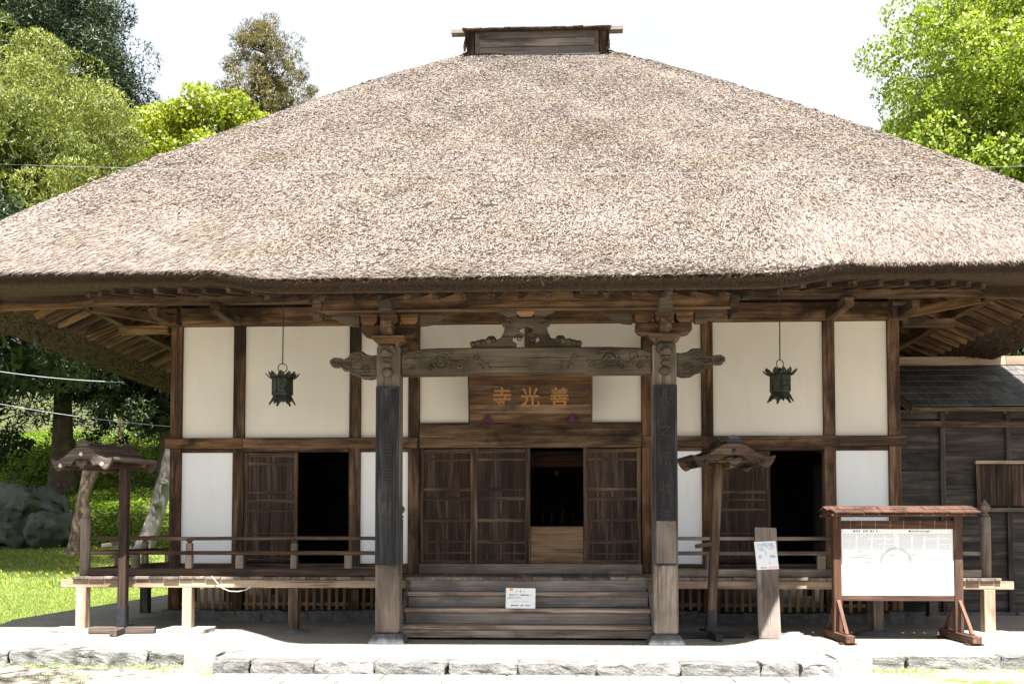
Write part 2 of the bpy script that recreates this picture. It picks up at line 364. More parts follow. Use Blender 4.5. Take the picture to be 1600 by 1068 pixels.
def text(name, body, size, mat, parent, pos, rot=(R(90), 0, 0), ext=.002, align='CENTER', sx=1, spacing=1, offset=0, line=1.0, **kw):
    cu = bpy.data.curves.new('tmp', 'FONT'); cu.body = body; cu.size = size; cu.extrude = ext; cu.align_x = align; cu.align_y = 'CENTER'
    cu.space_character = spacing; cu.offset = offset; cu.space_line = line; cu.resolution_u = 2
    ob = bpy.data.objects.new('tmp', cu); col.objects.link(ob)
    dg = bpy.context.evaluated_depsgraph_get(); me = bpy.data.meshes.new_from_object(ob.evaluated_get(dg))
    bpy.data.objects.remove(ob); bpy.data.curves.remove(cu)
    if sx != 1:
        for v in me.vertices: v.co.x *= sx
    me.materials.clear(); me.materials.append(mat); return put(name, me, pos, parent, rot, **kw)
def smooth01(t): t = np.clip(t, 0, 1); return t*t*(3-2*t)

# ------------------------------------------------------------------ ground
def ground_z(x, y):
    x = np.asarray(x, float); y = np.asarray(y, float)
    z = np.full(np.broadcast(x, y).shape, -.17)
    z = z+.10*smooth01((y+3.5)/1.5)*smooth01((-x-8.4)/.6)                 # lawn beside the platform
    z = z+.055*np.clip(y-9, 0, 18)
    z = z+np.clip(y-27, 0, None)*.30*smooth01((y-27)/5)
    z = z+.05*np.sin(x*.9+y*.35)*np.cos(y*.7-x*.2)*smooth01((np.abs(y)+0-5)/6)*smooth01((np.abs(x)-8)/3)
    return z
gx = np.concatenate([np.linspace(-120, -32, 12), np.linspace(-30, 30, 121), np.linspace(32, 120, 12)])
gy = np.concatenate([np.linspace(-60, -12, 10), np.linspace(-10, 60, 141), np.linspace(64, 150, 14)])
GX, GY = np.meshgrid(gx, gy); GZ = ground_z(GX, GY); GZ = np.where(GY > 60, np.minimum(GZ, 13+.1*(GY-60)), GZ)
nx, ny = len(gx), len(gy)
F = [(j*nx+i, j*nx+i+1, (j+1)*nx+i+1, (j+1)*nx+i) for j in range(ny-1) for i in range(nx-1)]
meshobj('ground', np.stack([GX, GY, GZ], -1).reshape(-1, 3), F, M['ground'], None, smooth=True, kind='structure')

# platform of tamped earth with stone edging
def platform():
    bm = bmesh.new()
    def zt(y): return .10*max(0, min(1, (y+1.0)/.9))
    rows = [-4.30, -3.46, -2.6, -1.0, -.1, 3, 7.5, 12.5, 14.0]
    V = []; F = []
    for y in rows:
        for x in ((-8.75, -3.72, 3.80, 14.5)):
            V.append((x, y, zt(y) if y < 14 else zt(y)))
    for j in range(len(rows)-1):
        for i in range(3):
            if j == 0 and i != 1: continue
            F.append((j*4+i, j*4+i+1, (j+1)*4+i+1, (j+1)*4+i))
    # skirts
    def skirt(a, b):
        k = len(V); V.extend([V[a], V[b], (V[b][0], V[b][1], -.4), (V[a][0], V[a][1], -.4)]); F.append((k+3, k+2, k+1, k))
    skirt(1, 2); skirt(4, 5); skirt(6, 7); skirt(1, 5); skirt(2, 6)
    for j in range(1, len(rows)-1): skirt(j*4, (j+1)*4)
    return meshobj('platform', V, F, M['platform'], None, kind='structure')
plat = platform()
CX = [-3.80, -3.33, -2.53, -1.79, -.897, -.033, .912, 1.928, 2.882, 3.342, 3.83]
for i in range(len(CX)-1):
    w = CX[i+1]-CX[i]-.022
    rock('curb_stone', (w, .34, .34), M['curb'], plat, ((CX[i]+CX[i+1])/2, -4.46+random.uniform(-.015, .015), -.338+random.uniform(-.006, .006)), .09, i)
LX = [-9.3, -8.0, -6.84, -5.74, -4.93, -3.82]
for i in range(len(LX)-1):
    rock('curb_stone', (LX[i+1]-LX[i]-.02, .34, .30), M['curb'], plat, ((LX[i]+LX[i+1])/2, -3.60+random.uniform(-.02, .02), -.30), .10, 20+i)
RX = [3.86, 4.9, 6.1, 7.4, 8.6, 9.9, 11.3]
for i in range(len(RX)-1):
    rock('curb_stone', (RX[i+1]-RX[i]-.02, .30, .24), M['curb'], plat, ((RX[i]+RX[i+1])/2, -3.55+random.uniform(-.02, .02), -.245), .10, 40+i)
rock('corner_stone', (.42, .46, .25), M['curbpale'], plat, (-4.12, -3.92, -.22), .03, 61)
rock('corner_stone', (.46, .50, .25), M['curbpale'], plat, (4.12, -3.88, -.22), .03, 62)
for j, x in enumerate((-3.72, 3.74)):
    for k in range(2): rock('curb_stone', (.30, .34, .33), M['curb'], plat, (x, -4.12+.37*k, -.33), .09, 70+j*3+k)
for x, y, rx, ry, h in ((-7.07, -1.15, .50, .34, .035), (-5.38, -1.12, .36, .30, .05), (-3.70, -1.12, .27, .22, .045), (3.67, -1.12, .28, .22, .04), (5.345, -1.12, .36, .25, .06), (7.02, -1.12, .34, .3, .03), (-7.07, 1.3, .3, .25, .05), (7.02, 1.2, .3, .25, .05)):
    dark = x in (-3.70, 3.67, 5.345)
    rock('footing_stone', (rx*2, ry*2, .16), M['dark_stone' if dark else 'curbpale'], plat, (x, y, h-.14), .10, int(x*10) % 17, box_like=not dark)
xx = -6.2
k = 0
while xx < 6.2:
    w = random.uniform(.25, .6); rock('foundation_stone', (w, .4, .22+random.uniform(0, .05)), M['dark_stone'], plat, (xx+w/2, .02, .02), .2, 90+k, sub=2); xx += w-.03; k += 1
path = meshobj('path', [(-3.9, -9, -.165), (3.9, -9, -.165), (3.9, -4.5, -.165), (-3.9, -4.5, -.165)], [(0, 1, 2, 3)], M['ground'], None, kind='structure')
for r_ in range(4):
    x = -3.75+(.3 if r_ % 2 else 0)
    while x < 3.6:
        w = random.uniform(.55, .85); rock('paving_stone', (w-.03, .42, .06), M['paver'], path, (x+w/2, -4.90-.45*r_, -.205), .08, int(x*9)+r_*5, sub=2); x += w

# ------------------------------------------------------------------ the hall
hall = thing('temple_hall', 'old wooden temple hall with white plaster walls under a huge thatched hip roof', 'temple')
PX = [-6.06, -4.975, -2.98, -1.975, 1.955, 2.955, 4.965, 6.025]
PW = .19
def pillar(x, y, z0, z1, w=PW, **kw): return box('pillar', x-w/2, x+w/2, y-w/2, y+w/2, z0, z1, 'brown', hall, .008, **kw)
YF = 0.0
for x in PX: pillar(x, YF+.095, .22, 5.09)
for y in (3, 6, 9, 11.8):
    for x in (PX[0], PX[-1]): pillar(x, y, .15, 5.09)
# plaster panels, recessed 5 cm behind the pillar faces
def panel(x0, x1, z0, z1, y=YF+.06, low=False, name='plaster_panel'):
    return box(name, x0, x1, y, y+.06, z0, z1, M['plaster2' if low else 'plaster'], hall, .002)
e = PW/2+.004
for i in range(7):
    a, b_ = PX[i]+e, PX[i+1]-e
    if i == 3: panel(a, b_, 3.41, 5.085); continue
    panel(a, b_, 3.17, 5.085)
    if i in (0, 2, 4, 6):
        panel(a+.0, b_-.0, 1.045, 2.925, low=True)
        box('panel_frame', a, b_, YF+.02, YF+.10, 2.927, 2.985, 'brown', hall, .004)
        box('panel_frame', a, b_, YF+.02, YF+.10, .995, 1.043, 'brown', hall, .004)
for sgn, x in ((-1, PX[0]), (1, PX[-1])):       # side walls
    for y0, y1 in ((.2, 2.9), (3.1, 5.9), (6.1, 8.9), (9.1, 11.7)):
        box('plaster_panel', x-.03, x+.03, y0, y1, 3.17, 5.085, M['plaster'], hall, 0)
        box('plaster_panel', x-.03, x+.03, y0, y1, .86, 2.99, M['plaster'], hall, 0)
    box('side_beam', x-.11, x+.11, .2, 11.7, 2.99, 3.17, 'beam', hall)
    box('wall_plate', x-.12, x+.12, -.13, 11.9, 5.09, 5.40, 'beam', hall)
box('back_wall', -6.1, 6.1, 11.8, 11.9, .2, 5.1, 'brown', hall, 0)
# beams on the front wall
box('nageshi_beam', -6.22, -4.88, YF-.055, YF+.03, 2.988, 3.168, 'beam', hall, .01)
box('nageshi_beam', -4.876, -1.90, YF-.058, YF+.03, 2.988, 3.168, 'beam', hall, .01)
box('nageshi_beam', 1.88, 5.09, YF-.058, YF+.03, 2.988, 3.168, 'beam', hall, .01)
box('nageshi_beam', 5.094, 6.20, YF-.055, YF+.03, 2.99, 3.165, 'frame', hall, .01)
box('lintel_beam', -1.875, 1.855, YF-.03, YF+.14, 2.99, 3.408, 'beam', hall, .012)
box('wall_plate', -6.0, 5.95, YF-.10, YF+.16, 5.09, 5.385, 'beam', hall, .01)
box('strut', -.10, .09, YF-.02, YF+.055, 3.412, 5.085, 'frame', hall, .004)
box('upper_board', -6.0, 5.95, YF+.02, YF+.06, 5.388, 5.95, 'frame', hall, .002)
for x in (-6.09, 6.05):
    box('bracket_block', x-.14, x+.14, -.36, -.105, 5.06, 5.33, 'frame', hall, .012)
    box('bracket_arm', x-.07, x+.07, -1.0, -.362, 5.05, 5.20, 'beam', hall, .01)
    s = -1 if x < 0 else 1
    bar('hip_arm', (x, 0, 5.16), (x+s*1.0, -1.0, 5.20), .12, .13, 'beam', hall)
    box('bracket_arm', min(x+s*.14, x+s*1.0), max(x+s*.14, x+s*1.0), .02, .15, 4.98, 5.12, 'beam', hall, .01)
for x in (-5.0, 4.97):
    box('cantilever_arm', x-.08, x+.08, -1.18, -.105, 5.07, 5.22, 'beam', hall, .012)
# sill and lower beams
box('sill_beam', -1.87, 1.85, YF-.08, YF+.12, .875, 1.045, 'grey', hall, .012)
for a, b_ in ((-6.0, -2.07), (2.05, 5.95)):
    box('sill_beam', a, b_, YF-.045, YF+.018, .875, .992, 'frame', hall, .008)
# threshold rails over and under the sliding doors
for a, b_ in ((-4.88, -3.075), (3.05, 4.87)):
    box('door_track', a, b_, YF-.04, YF+.11, 2.928, 2.986, 'brown', hall, .004)
    box('door_track', a, b_, YF-.04, YF+.11, .994, 1.045, 'frame', hall, .004)
def door(x0, x1, z0, z1, y, rails, mull=None, kind='door', fr='frame', planks=4):
    """sliding door: stiles, rails, plank panels as sub-parts"""
    d = put('door', boxmesh((x1-x0-.02, .015, z1-z0-.02), wood(kind, 'z'), .002), ((x0+x1)/2, y+.035, (z0+z1)/2), hall)
    w = .065
    for x in (x0+w/2, x1-w/2): box('stile', x-w/2, x+w/2, y-.005, y+.026, z0, z1, fr, d, .004)
    for z, h in rails: box('rail', x0+w+.002, x1-w-.002, y+random.uniform(0, .004), y+.024, z-h/2, z+h/2, fr, d, .004)
    zs = sorted(rails)
    n = planks; pw = (x1-x0-2*w)/n
    for i in range(n):
        xa = x0+w+i*pw
        box('plank', xa+.003, xa+pw-.003, y+.014+random.uniform(0, .004), y+.0265, z0+.02, z1-.02, kind, d, .002)
    if mull:
        xm = (x0+x1)/2
        for za, zb in mull: box('muntin', xm-.02, xm+.02, y+.003, y+.0135, za, zb, fr, d, .003)
    return d
z0, z1 = 1.047, 2.985
R3 = [(2.94, .07), (2.79, .04), (2.29, .055), (2.13, .06), (1.77, .055), (1.41, .055), (1.22, .035), (1.08, .06)]
MU = [(2.16, 2.26), (1.80, 2.10), (1.44, 1.74), (1.11, 1.38)]
door(-1.875, -.955, z0, z1, .075, R3, MU); door(-.955, -.035, z0, z1, .02, R3, MU); door(.885, 1.84, z0, z1, .02, R3, MU)
box('jamb', -.034, -.008, .02, .07, z0, z1, 'frame', hall, .003)
R2 = [(2.88, .07), (2.73, .05), (2.24, .045), (2.10, .055), (1.94, .05), (1.55, .03), (1.12, .05)]
door(-4.87, -3.95, 1.048, 2.925, .02, R2, None); door(3.06, 3.98, 1.048, 2.925, .02, R2, None, 'door', 'frame', 4)
box('kick_board', -.005, .882, .055, .08, 1.05, 1.665, 'slat', hall, .003)
# dark interior
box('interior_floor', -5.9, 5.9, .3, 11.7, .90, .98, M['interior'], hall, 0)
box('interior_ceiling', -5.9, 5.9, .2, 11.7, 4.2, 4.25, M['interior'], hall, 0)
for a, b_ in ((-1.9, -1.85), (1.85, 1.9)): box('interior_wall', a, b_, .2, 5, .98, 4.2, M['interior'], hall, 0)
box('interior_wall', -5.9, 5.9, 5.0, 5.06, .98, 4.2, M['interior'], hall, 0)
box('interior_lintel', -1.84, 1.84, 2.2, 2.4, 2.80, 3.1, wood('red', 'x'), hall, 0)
altar = thing('altar', 'dark altar with small gilded ornaments seen through the half open middle door', 'altar', (.45, 3.9, .98))
box('table', -.7, .7, -.3, .3, 0, .75, M['interior'], altar, .01)
for x, z, s in ((-.12, .78, .10), (.10, .78, .13), (.33, .78, .09), (-.3, .78, .07)):
    lathe('candlestick', [(s*.5, 0), (s*.15, .03), (s*.12, s*1.6), (s*.45, s*1.9), (s*.1, s*2.1), (s*.02, s*3)], M['goldmetal'], altar, (x, -.1, z), 10)
lathe('hanging_ornament', [(.01, .12), (.05, .10), (.06, .03), (.015, 0)], M['goldmetal'], altar, (-.02, -.6, 1.72), 10)

# veranda -----------------------------------------------------------------
ver = box('veranda_edge_beam', -7.42, 7.38, -1.19, -1.05, .70, .825, 'pale', hall, .008)
box('veranda_edge_beam', -7.14, -7.0, -1.048, 11.8, .70, .82, 'pale', hall, .008)
box('veranda_edge_beam', 6.95, 7.09, -1.048, 1.48, .70, .82, 'pale', hall, .008)
bx_ = -7.22
while bx_ < 7.15:
    w = random.uniform(.2, .27); w = min(w, 7.18-bx_)
    if w < .06: break
    dz = random.uniform(-.004, .004)
    box('floor_board', bx_+.003, bx_+w-.003, -1.235+random.uniform(-.012, .012), -.085 if -6.1 < bx_+w/2 < 6.1 else -.085, .829+dz, .876+dz, 'grey', hall, .006); bx_ += w
for s, ymax in ((-1, 11.8), (1, 1.46)):
    y = -.08
    while y < ymax:
        w = random.uniform(.21, .27); dz = random.uniform(-.004, .004)
        xa, xb = (-7.22, -6.16) if s < 0 else (6.12, 7.18)
        box('floor_board', xa, xb, y+.003, min(y+w, ymax)-.003, .829+dz, .876+dz, 'grey', hall, .006); y += w
def vpost(x, y, kind='pale', w=.155): return box('veranda_post', x-w/2, x+w/2, y-w/2, y+w/2, .03, .698, kind, hall, .008)
for x, k_ in ((-7.085, 'pale'), (-5.384, 'pale'), (-3.694, 'frame'), (3.672, 'grey'), (5.345, 'grey'), (7.01, 'pale')): vpost(x, -1.12, k_, .165 if abs(x) > 6 else .15)
for y in (1.3, 3.7, 6.1, 8.5, 10.9): vpost(-7.07, y, 'grey')
vpost(7.01, 1.2, 'grey')
# lattice under the wall
for i in range(7):
    a, b_ = PX[i]+e, PX[i+1]-e
    if i == 3: continue
    for z in (.36, .80): box('lattice_rail', a, b_, .075, .115, z-.03, z+.03, 'slat', hall, .003)
    n = int((b_-a)/.124); st = (b_-a)/n
    for k in range(n):
        x = a+st*(k+.5); box('slat', x-.027, x+.027, .045, .073, .25+random.uniform(-.01, .01), .85, 'slat', hall, .003)
# steps
for i, (zt, yf, yb) in enumerate(((.658, -1.47, -1.19), (.430, -1.78, -1.48), (.205, -2.10, -1.79))):
    box('step_tread', -1.86, 1.84, yf, yb-.003, zt-.062, zt, 'tread', hall, .014)
    box('step_riser', -1.84, 1.82, yf+.035, yf+.07, max(.03, zt-.225), zt-.064, 'step', hall, .004)
box('step_riser', -1.84, 1.82, -1.19-.05, -1.192, .66, .828, 'step', hall, .004)
box('step_base', -1.86, 1.84, -2.13, -2.095, .035, .140, 'tread', hall, .006)
for x in (-1.875, 1.855): prism('step_stringer', [(-2.09, .02), (-1.25, .02), (-1.25, .82), (-1.47, .66), (-1.78, .43), (-2.09, .2)], -.02, .02, wood('step', 'x'), hall, (x, 0, 0), 0, rot=(0, 0, R(90)))
# railings -----------------------------------------------------------------
def giboshi(parent, x, y, z, s=1.0):
    return lathe('finial', [(.035*s, 0), (.062*s, .01), (.062*s, .035), (.035*s, .05), (.034*s, .06), (.07*s, .10), (.082*s, .135), (.075*s, .165), (.045*s, .20), (.018*s, .235), (.004*s, .26)], wood('grey', 'z'), parent, (x, y, z), 14)
def newel(x, y, z0, z1, w=.16, kind='grey', **kw):
    p = lathe('newel_post', [(w/2, 0), (w/2, (z1-z0)*.72), (w/2*.97, (z1-z0)*.725), (w/2*.97, (z1-z0)*.735), (w/2, (z1-z0)*.74), (w/2, z1-z0-.02), (w/2*.8, z1-z0)], wood(kind, 'z'), hall, (x, y, z0), 16, **kw)
    giboshi(p, x, y, z1); return p
def rail_run(x0, x1, y0=-1.1, y1=-1.1, tube_kind='frame', posts=(), blocks=()):
    L_ = math.hypot(x1-x0, y1-y0); rz = math.atan2(y1-y0, x1-x0)
    top = tube('top_rail', [(-L_/2, 0, 0), (-L_/6, 0, -.006), (L_/6, 0, .004), (L_/2, 0, 0)], .03, wood(tube_kind, 'x'), hall, ((x0+x1)/2, (y0+y1)/2, 1.475), 10, rot=(0, 0, rz))
    bar('middle_rail', (x0, y0, 1.245), (x1, y1, 1.245), .05, .062, tube_kind, hall, .006)
    bar('bottom_rail', (x0, y0, .942), (x1, y1, .942), .09, .115, tube_kind, hall, .008)
    for t in posts:
        x = x0+(x1-x0)*t; y = y0+(y1-y0)*t
        box('rail_post', x-.052, x+.052, y-.052, y+.052, 1.001, 1.212, 'grey', hall, .006)
        box('rail_post', x-.047, x+.047, y-.047, y+.047, 1.278, 1.40, 'grey', hall, .006)
        lathe('rail_cup', [(.04, 0), (.028, .012), (.055, .035), (.06, .05)], wood('frame', 'z'), hall, (x, y, 1.401), 12)
    for t in blocks:
        x = x0+(x1-x0)*t; y = y0+(y1-y0)*t
        box('rail_block', x-.06, x+.06, y-.045, y+.045, 1.001, 1.212, 'grey', hall, .006)
newel(-7.07, -1.1, .88, 1.80); newel(7.0, -1.1, .88, 1.81)
newel(-2.02, -1.17, .88, 1.79, .11, 'frame'); newel(2.0, -1.17, .88, 1.79, .11, 'frame')
fx = lambda x, a, b: (x-a)/(b-a)
A0, A1 = -6.99, -2.08
rail_run(A0, A1, posts=[fx(-5.384, A0, A1), fx(-3.702, A0, A1)], blocks=[fx(-6.25, A0, A1), fx(-4.572, A0, A1), fx(-2.84, A0, A1)])
A0, A1 = 2.06, 6.92
rail_run(A0, A1, tube_kind='grey', posts=[fx(3.67, A0, A1), fx(5.345, A0, A1)], blocks=[fx(2.8, A0, A1), fx(4.51, A0, A1), fx(6.2, A0, A1)])
rail_run(-7.07, -7.07, -1.0, 11.5, posts=[.18, .36, .54, .72, .9], blocks=[.09, .27, .45, .63, .81])
rail_run(7.0, 7.0, -1.0, 1.4, tube_kind='grey', posts=[.9], blocks=[.45])
for s in (-1, 1):       # stair handrails
    for dz in (0, -.25): bar('stair_rail', (s*2.0, -1.24, 1.18+dz), (s*2.0, -1.86, .72+dz), .06, .07, 'frame', hall)
    box('stair_newel', s*2.0-.05, s*2.0+.05, -1.95, -1.85, .02, .86, 'frame', hall)

# entrance porch columns and carved woodwork ---------------------------------
YK = -2.5
for x in (-1.965, 1.965):
    c_ = box('porch_column', x-.17, x+.17, YK-.17, YK+.17, .145, 4.24, 'column', hall, .03)
    bm = bmesh.new()
    for s_, z in ((.255, 0), (.25, .04), (.19, .14)):
        for a, b_ in ((-1, -1), (1, -1), (1, 1), (-1, 1)): bm.verts.new((a*s_, b_*s_, z))
    bm.verts.ensure_lookup_table()
    for j in range(2):
        for i in range(4): bm.faces.new([bm.verts[j*4+i], bm.verts[j*4+(i+1) % 4], bm.verts[j*4+4+(i+1) % 4], bm.verts[j*4+4+i]])
    bm.faces.new([bm.verts[8+i] for i in range(4)])
    bmesh.ops.bevel(bm, geom=bm.edges[:], offset=.015, segments=2, affect='EDGES')
    bmobj('column_base', bm, M['column_stone'], hall, (x, YK, .0))
    # bracket set: saucer block, boat arm, small bearing blocks
    prism('bearing_block', [(-.14, 0), (.14, 0), (.23, .085), (.23, .13), (-.23, .13), (-.23, .085)], -.22, .22, 'beam', hall, (x, YK, 4.245), .008)
    prism('bracket_arm', [(-.40, .17), (-.40, .07), (-.36, .02), (-.30, 0), (.30, 0), (.36, .02), (.40, .07), (.40, .17)], -.08, .08, 'beam', hall, (x, YK, 4.378), .008)
    prism('bracket_arm', [(-.40, .17), (-.40, .07), (-.36, .02), (-.30, 0), (.30, 0), (.36, .02), (.40, .07), (.40, .17)], -.08, .08, 'frame', hall, (x, YK, 4.380), .008, rot=(0, 0, R(90)))
    for dx in (-.29, 0, .29):
        prism('small_bearing_block', [(-.075, 0), (.075, 0), (.12, .05), (.12, .14), (-.12, .14), (-.12, .05)], -.12, .12, 'beam', hall, (x+dx, YK, 4.552), .006)
    # carved leaf bracket wings beside the blocks
    for s in (-1, 1):
        pts = [(0, .14), (.42, .14), (.40, .10), (.33, .085), (.30, .05), (.22, .035), (.18, .0), (.08, -.02), (0, -.02)]
        prism('leaf_bracket', [(s*a, b_) for a, b_ in (pts if s > 0 else pts[::-1])], -.05, .05, 'carved', hall, (x+s*.44, YK, 4.565), .008)
    # stub tie beam with carved end above
    prism('beam_nose', [(-.09, 0), (.09, 0), (.10, .10), (.06, .17), (.10, .24), (.05, .32), (-.05, .34), (-.10, .26), (-.06, .18), (-.10, .10)], -.45, -.10, 'carved', hall, (x, YK, 4.69), .015)
    # carved beast heads on the column fronts: jaws, snout and brow modelled as layered blocks
    bm = bmesh.new()
    def blob(cx, cy, cz, sx, sy, sz):
        r = bmesh.ops.create_icosphere(bm, subdivisions=2, radius=1)
        for v in r['verts']: v.co = Vector((cx+v.co.x*sx, cy+v.co.y*sy, cz+v.co.z*sz))
    blob(0, 0, .30, .13, .16, .10); blob(0, -.13, .22, .10, .14, .07); blob(0, -.10, .08, .085, .12, .04)
    blob(-.07, -.10, .33, .035, .05, .035); blob(.07, -.10, .33, .035, .05, .035); blob(0, -.24, .24, .05, .05, .045)
    blob(-.12, .02, .40, .035, .05, .06); blob(.12, .02, .40, .035, .05, .06); blob(0, -.02, -.02, .09, .09, .07); blob(0, -.15, .145, .09, .09, .018)
    bmobj('carved_head', bm, wood('carved', 'z'), hall, (x, YK-.20, 3.86), True)
    # cloud-shaped beam ends outside the columns
    s = -1 if x < 0 else 1
    out = [(0, -.10), (.10, -.13), (.22, -.12), (.28, -.08), (.38, -.05), (.42, -.005), (.50, 0), (.54, .06), (.60, .05), (.66, .055), (.70, .10), (.70, .15), (.64, .19),
           (.57, .185), (.50, .16), (.44, .19), (.40, .25), (.32, .285), (.22, .275), (.16, .23), (.08, .215), (0, .22)]
    nose = prism('cloud_beam_end', [(s*a, b_) for a, b_ in (out if s > 0 else out[::-1])], -.07, .07, 'carved', hall, (x+s*.168, YK, 3.90), .018)
    for kf in (.86, .66): tube('carved_line', [(s*(.30+(a-.30)*kf), -.076, .08+(b_-.08)*kf) for a, b_ in out], .007, wood('carved', 'x'), nose, (x+s*.168, YK, 3.90), 5)
    for cx_, cz_, rr in ((.30, .14, .085), (.56, .11, .06), (.17, .0, .07), (.42, .07, .05)):
        pts = []
        for q in range(15):
            a = q*.62; r_ = rr*(1-q/17)
            pts.append((s*(cx_+r_*math.cos(a)), -.078, cz_+r_*math.sin(a)))
        tube('carved_scroll', pts, .011, wood('carved', 'x'), nose, (x+s*.168, YK, 3.90), 5)
# rainbow beam with relief scrolls
pts = [(-1.79, .0), (-.86, .0), (-.82, .03), (.82, .03), (.86, .0), (1.79, .0), (1.79, .30), (1.60, .37), (1.2, .385), (0, .39), (-1.2, .385), (-1.60, .37), (-1.79, .30)]
rb = prism('rainbow_beam', pts, -.12, .12, 'carved', hall, (0, YK, 3.82), .02)
for s in (-1, 1):
    def sc_tube(P, r=.012): tube('carved_scroll', P, r, wood('carved', 'x'), rb, (0, YK, 3.82), 5)
    P = []
    for q in range(22):
        a = math.pi*.9+q*.55; r_ = .135*(1-q/26); P.append((s*(1.20-r_*math.cos(a)), -.125, .20+r_*math.sin(a)))
    sc_tube(P, .014)
    for cx_, cz_, rr, st, dr in ((1.52, .24, .075, 0, 1), (.93, .13, .07, 2.5, -1), (.70, .22, .055, .5, 1), (1.36, .09, .05, 3, -1), (1.62, .10, .05, 1, 1), (1.05, .31, .04, 4, 1)):
        sc_tube([(s*(cx_+rr*(1-q/15)*math.cos(st+dr*q*.62)), -.125, cz_+rr*(1-q/15)*math.sin(st+dr*q*.62)) for q in range(13)], .009)
    sc_tube([(s*(1.74-.062*i), -.124, .20+.045*math.sin(i*.9)+.02*math.sin(i*2.3)) for i in range(21)], .009)
    sc_tube([(s*(1.70-.05*i), -.124, .315+.018*math.sin(i*1.3)) for i in range(14)], .007)
    for lx_ in (.50, .60, 1.06, 1.44, 1.66): sc_tube([(s*(lx_+.07*t_), -.124, .08+.05*math.sin(t_*2.4)+.03*t_) for t_ in np.linspace(0, 1.2, 7)], .008)
# frog-leg strut
half = [(.12, .42), (.10, .34), (.02, .30), (0, .30)]
out = [(-.78, 0), (-.80, .05), (-.76, .10), (-.69, .10), (-.64, .13), (-.58, .12), (-.54, .17), (-.46, .175), (-.42, .12), (-.36, .14), (-.32, .22), (-.30, .30), (-.34, .33), (-.35, .38), (-.28, .41), (-.22, .45), (-.14, .46), (-.08, .43),
       (.08, .43), (.14, .46), (.22, .45), (.28, .41), (.35, .38), (.34, .33), (.30, .30), (.32, .22), (.36, .14), (.42, .12), (.46, .175), (.54, .17), (.58, .12), (.64, .13), (.69, .10), (.76, .10), (.80, .05), (.78, 0),
       (.15, 0), (.13, .06), (.20, .10), (.18, .17), (.06, .15), (.02, .19), (.10, .24), (.09, .28), (0, .31), (-.09, .28), (-.10, .24), (-.02, .19), (-.06, .15), (-.18, .17), (-.20, .10), (-.13, .06), (-.15, 0)]
fs = prism('frog_leg_strut', out, -.06, .06, 'carved', hall, (0, YK, 4.212), .012)
for s in (-1, 1):
    for i in range(5):
        lathe('carved_boss', [(.0, -.02), (.035, -.015), (.045, 0), (.035, .02), (0, .03)], wood('carved', 'x'), fs, (s*(.46+.075*i), YK-.065, 4.212+.11-.014*i), 10, rot=(R(90), 0, 0))
    for cx_, cz_ in ((.24, .36), (.10, .13)):
        P = []
        for q in range(13):
            a = q*.6; r_ = .06*(1-q/15); P.append((s*(cx_+r_*math.cos(a)), -.068, cz_+r_*math.sin(a)))
        tube('carved_scroll', P, .010, wood('carved', 'x'), fs, (0, YK, 4.212), 5)
prism('small_bearing_block', [(-.08, 0), (.08, 0), (.13, .05), (.13, .10), (-.13, .10), (-.13, .05)], -.1, .1, 'raw', hall, (0, YK, 4.66), .006)
for s in (-1, 1):
    pts = [(0, .12), (.30, .12), (.28, .09), (.22, .07), (.17, .035), (.08, .0), (0, 0)]
    prism('leaf_bracket', [(s*a, b_) for a, b_ in (pts if s > 0 else pts[::-1])], -.05, .05, 'carved', hall, (s*.12, YK, 4.635), .008)
# porch purlin
box('porch_purlin', -2.95, 2.92, YK-.11, YK+.11, 4.762, 5.03, 'beam', hall, .01)
box('purlin_lip', -2.95, 2.92, YK-.135, YK-.112, 4.725, 4.765, 'slat', hall, .006)
for x in (-3.0, 2.97): prism('purlin_end', [(-.06, 0), (.03, .05), (.06, .2), (.04, .36), (-.05, .36), (-.08, .2)], -.14, .14, 'frame', hall, (x, YK, 4.62), .01)
for x in (-1.965, 1.965):     # tie beams back to the wall
    bar('tie_beam', (x, YK+.3, 4.50), (x, -.06, 4.62), .16, .24, 'beam', hall, .02)

# outer purlins and rafters
box('outer_purlin', -7.16, 7.10, -1.14, -1.0, 5.222, 5.345, 'brown', hall, .008)
for s in (-1, 1): box('outer_purlin', s*7.13-.07, s*7.13+.07, -1.14, 12.9, 5.15, 5.28, 'brown', hall, .008, rot=(0, 0, 0))

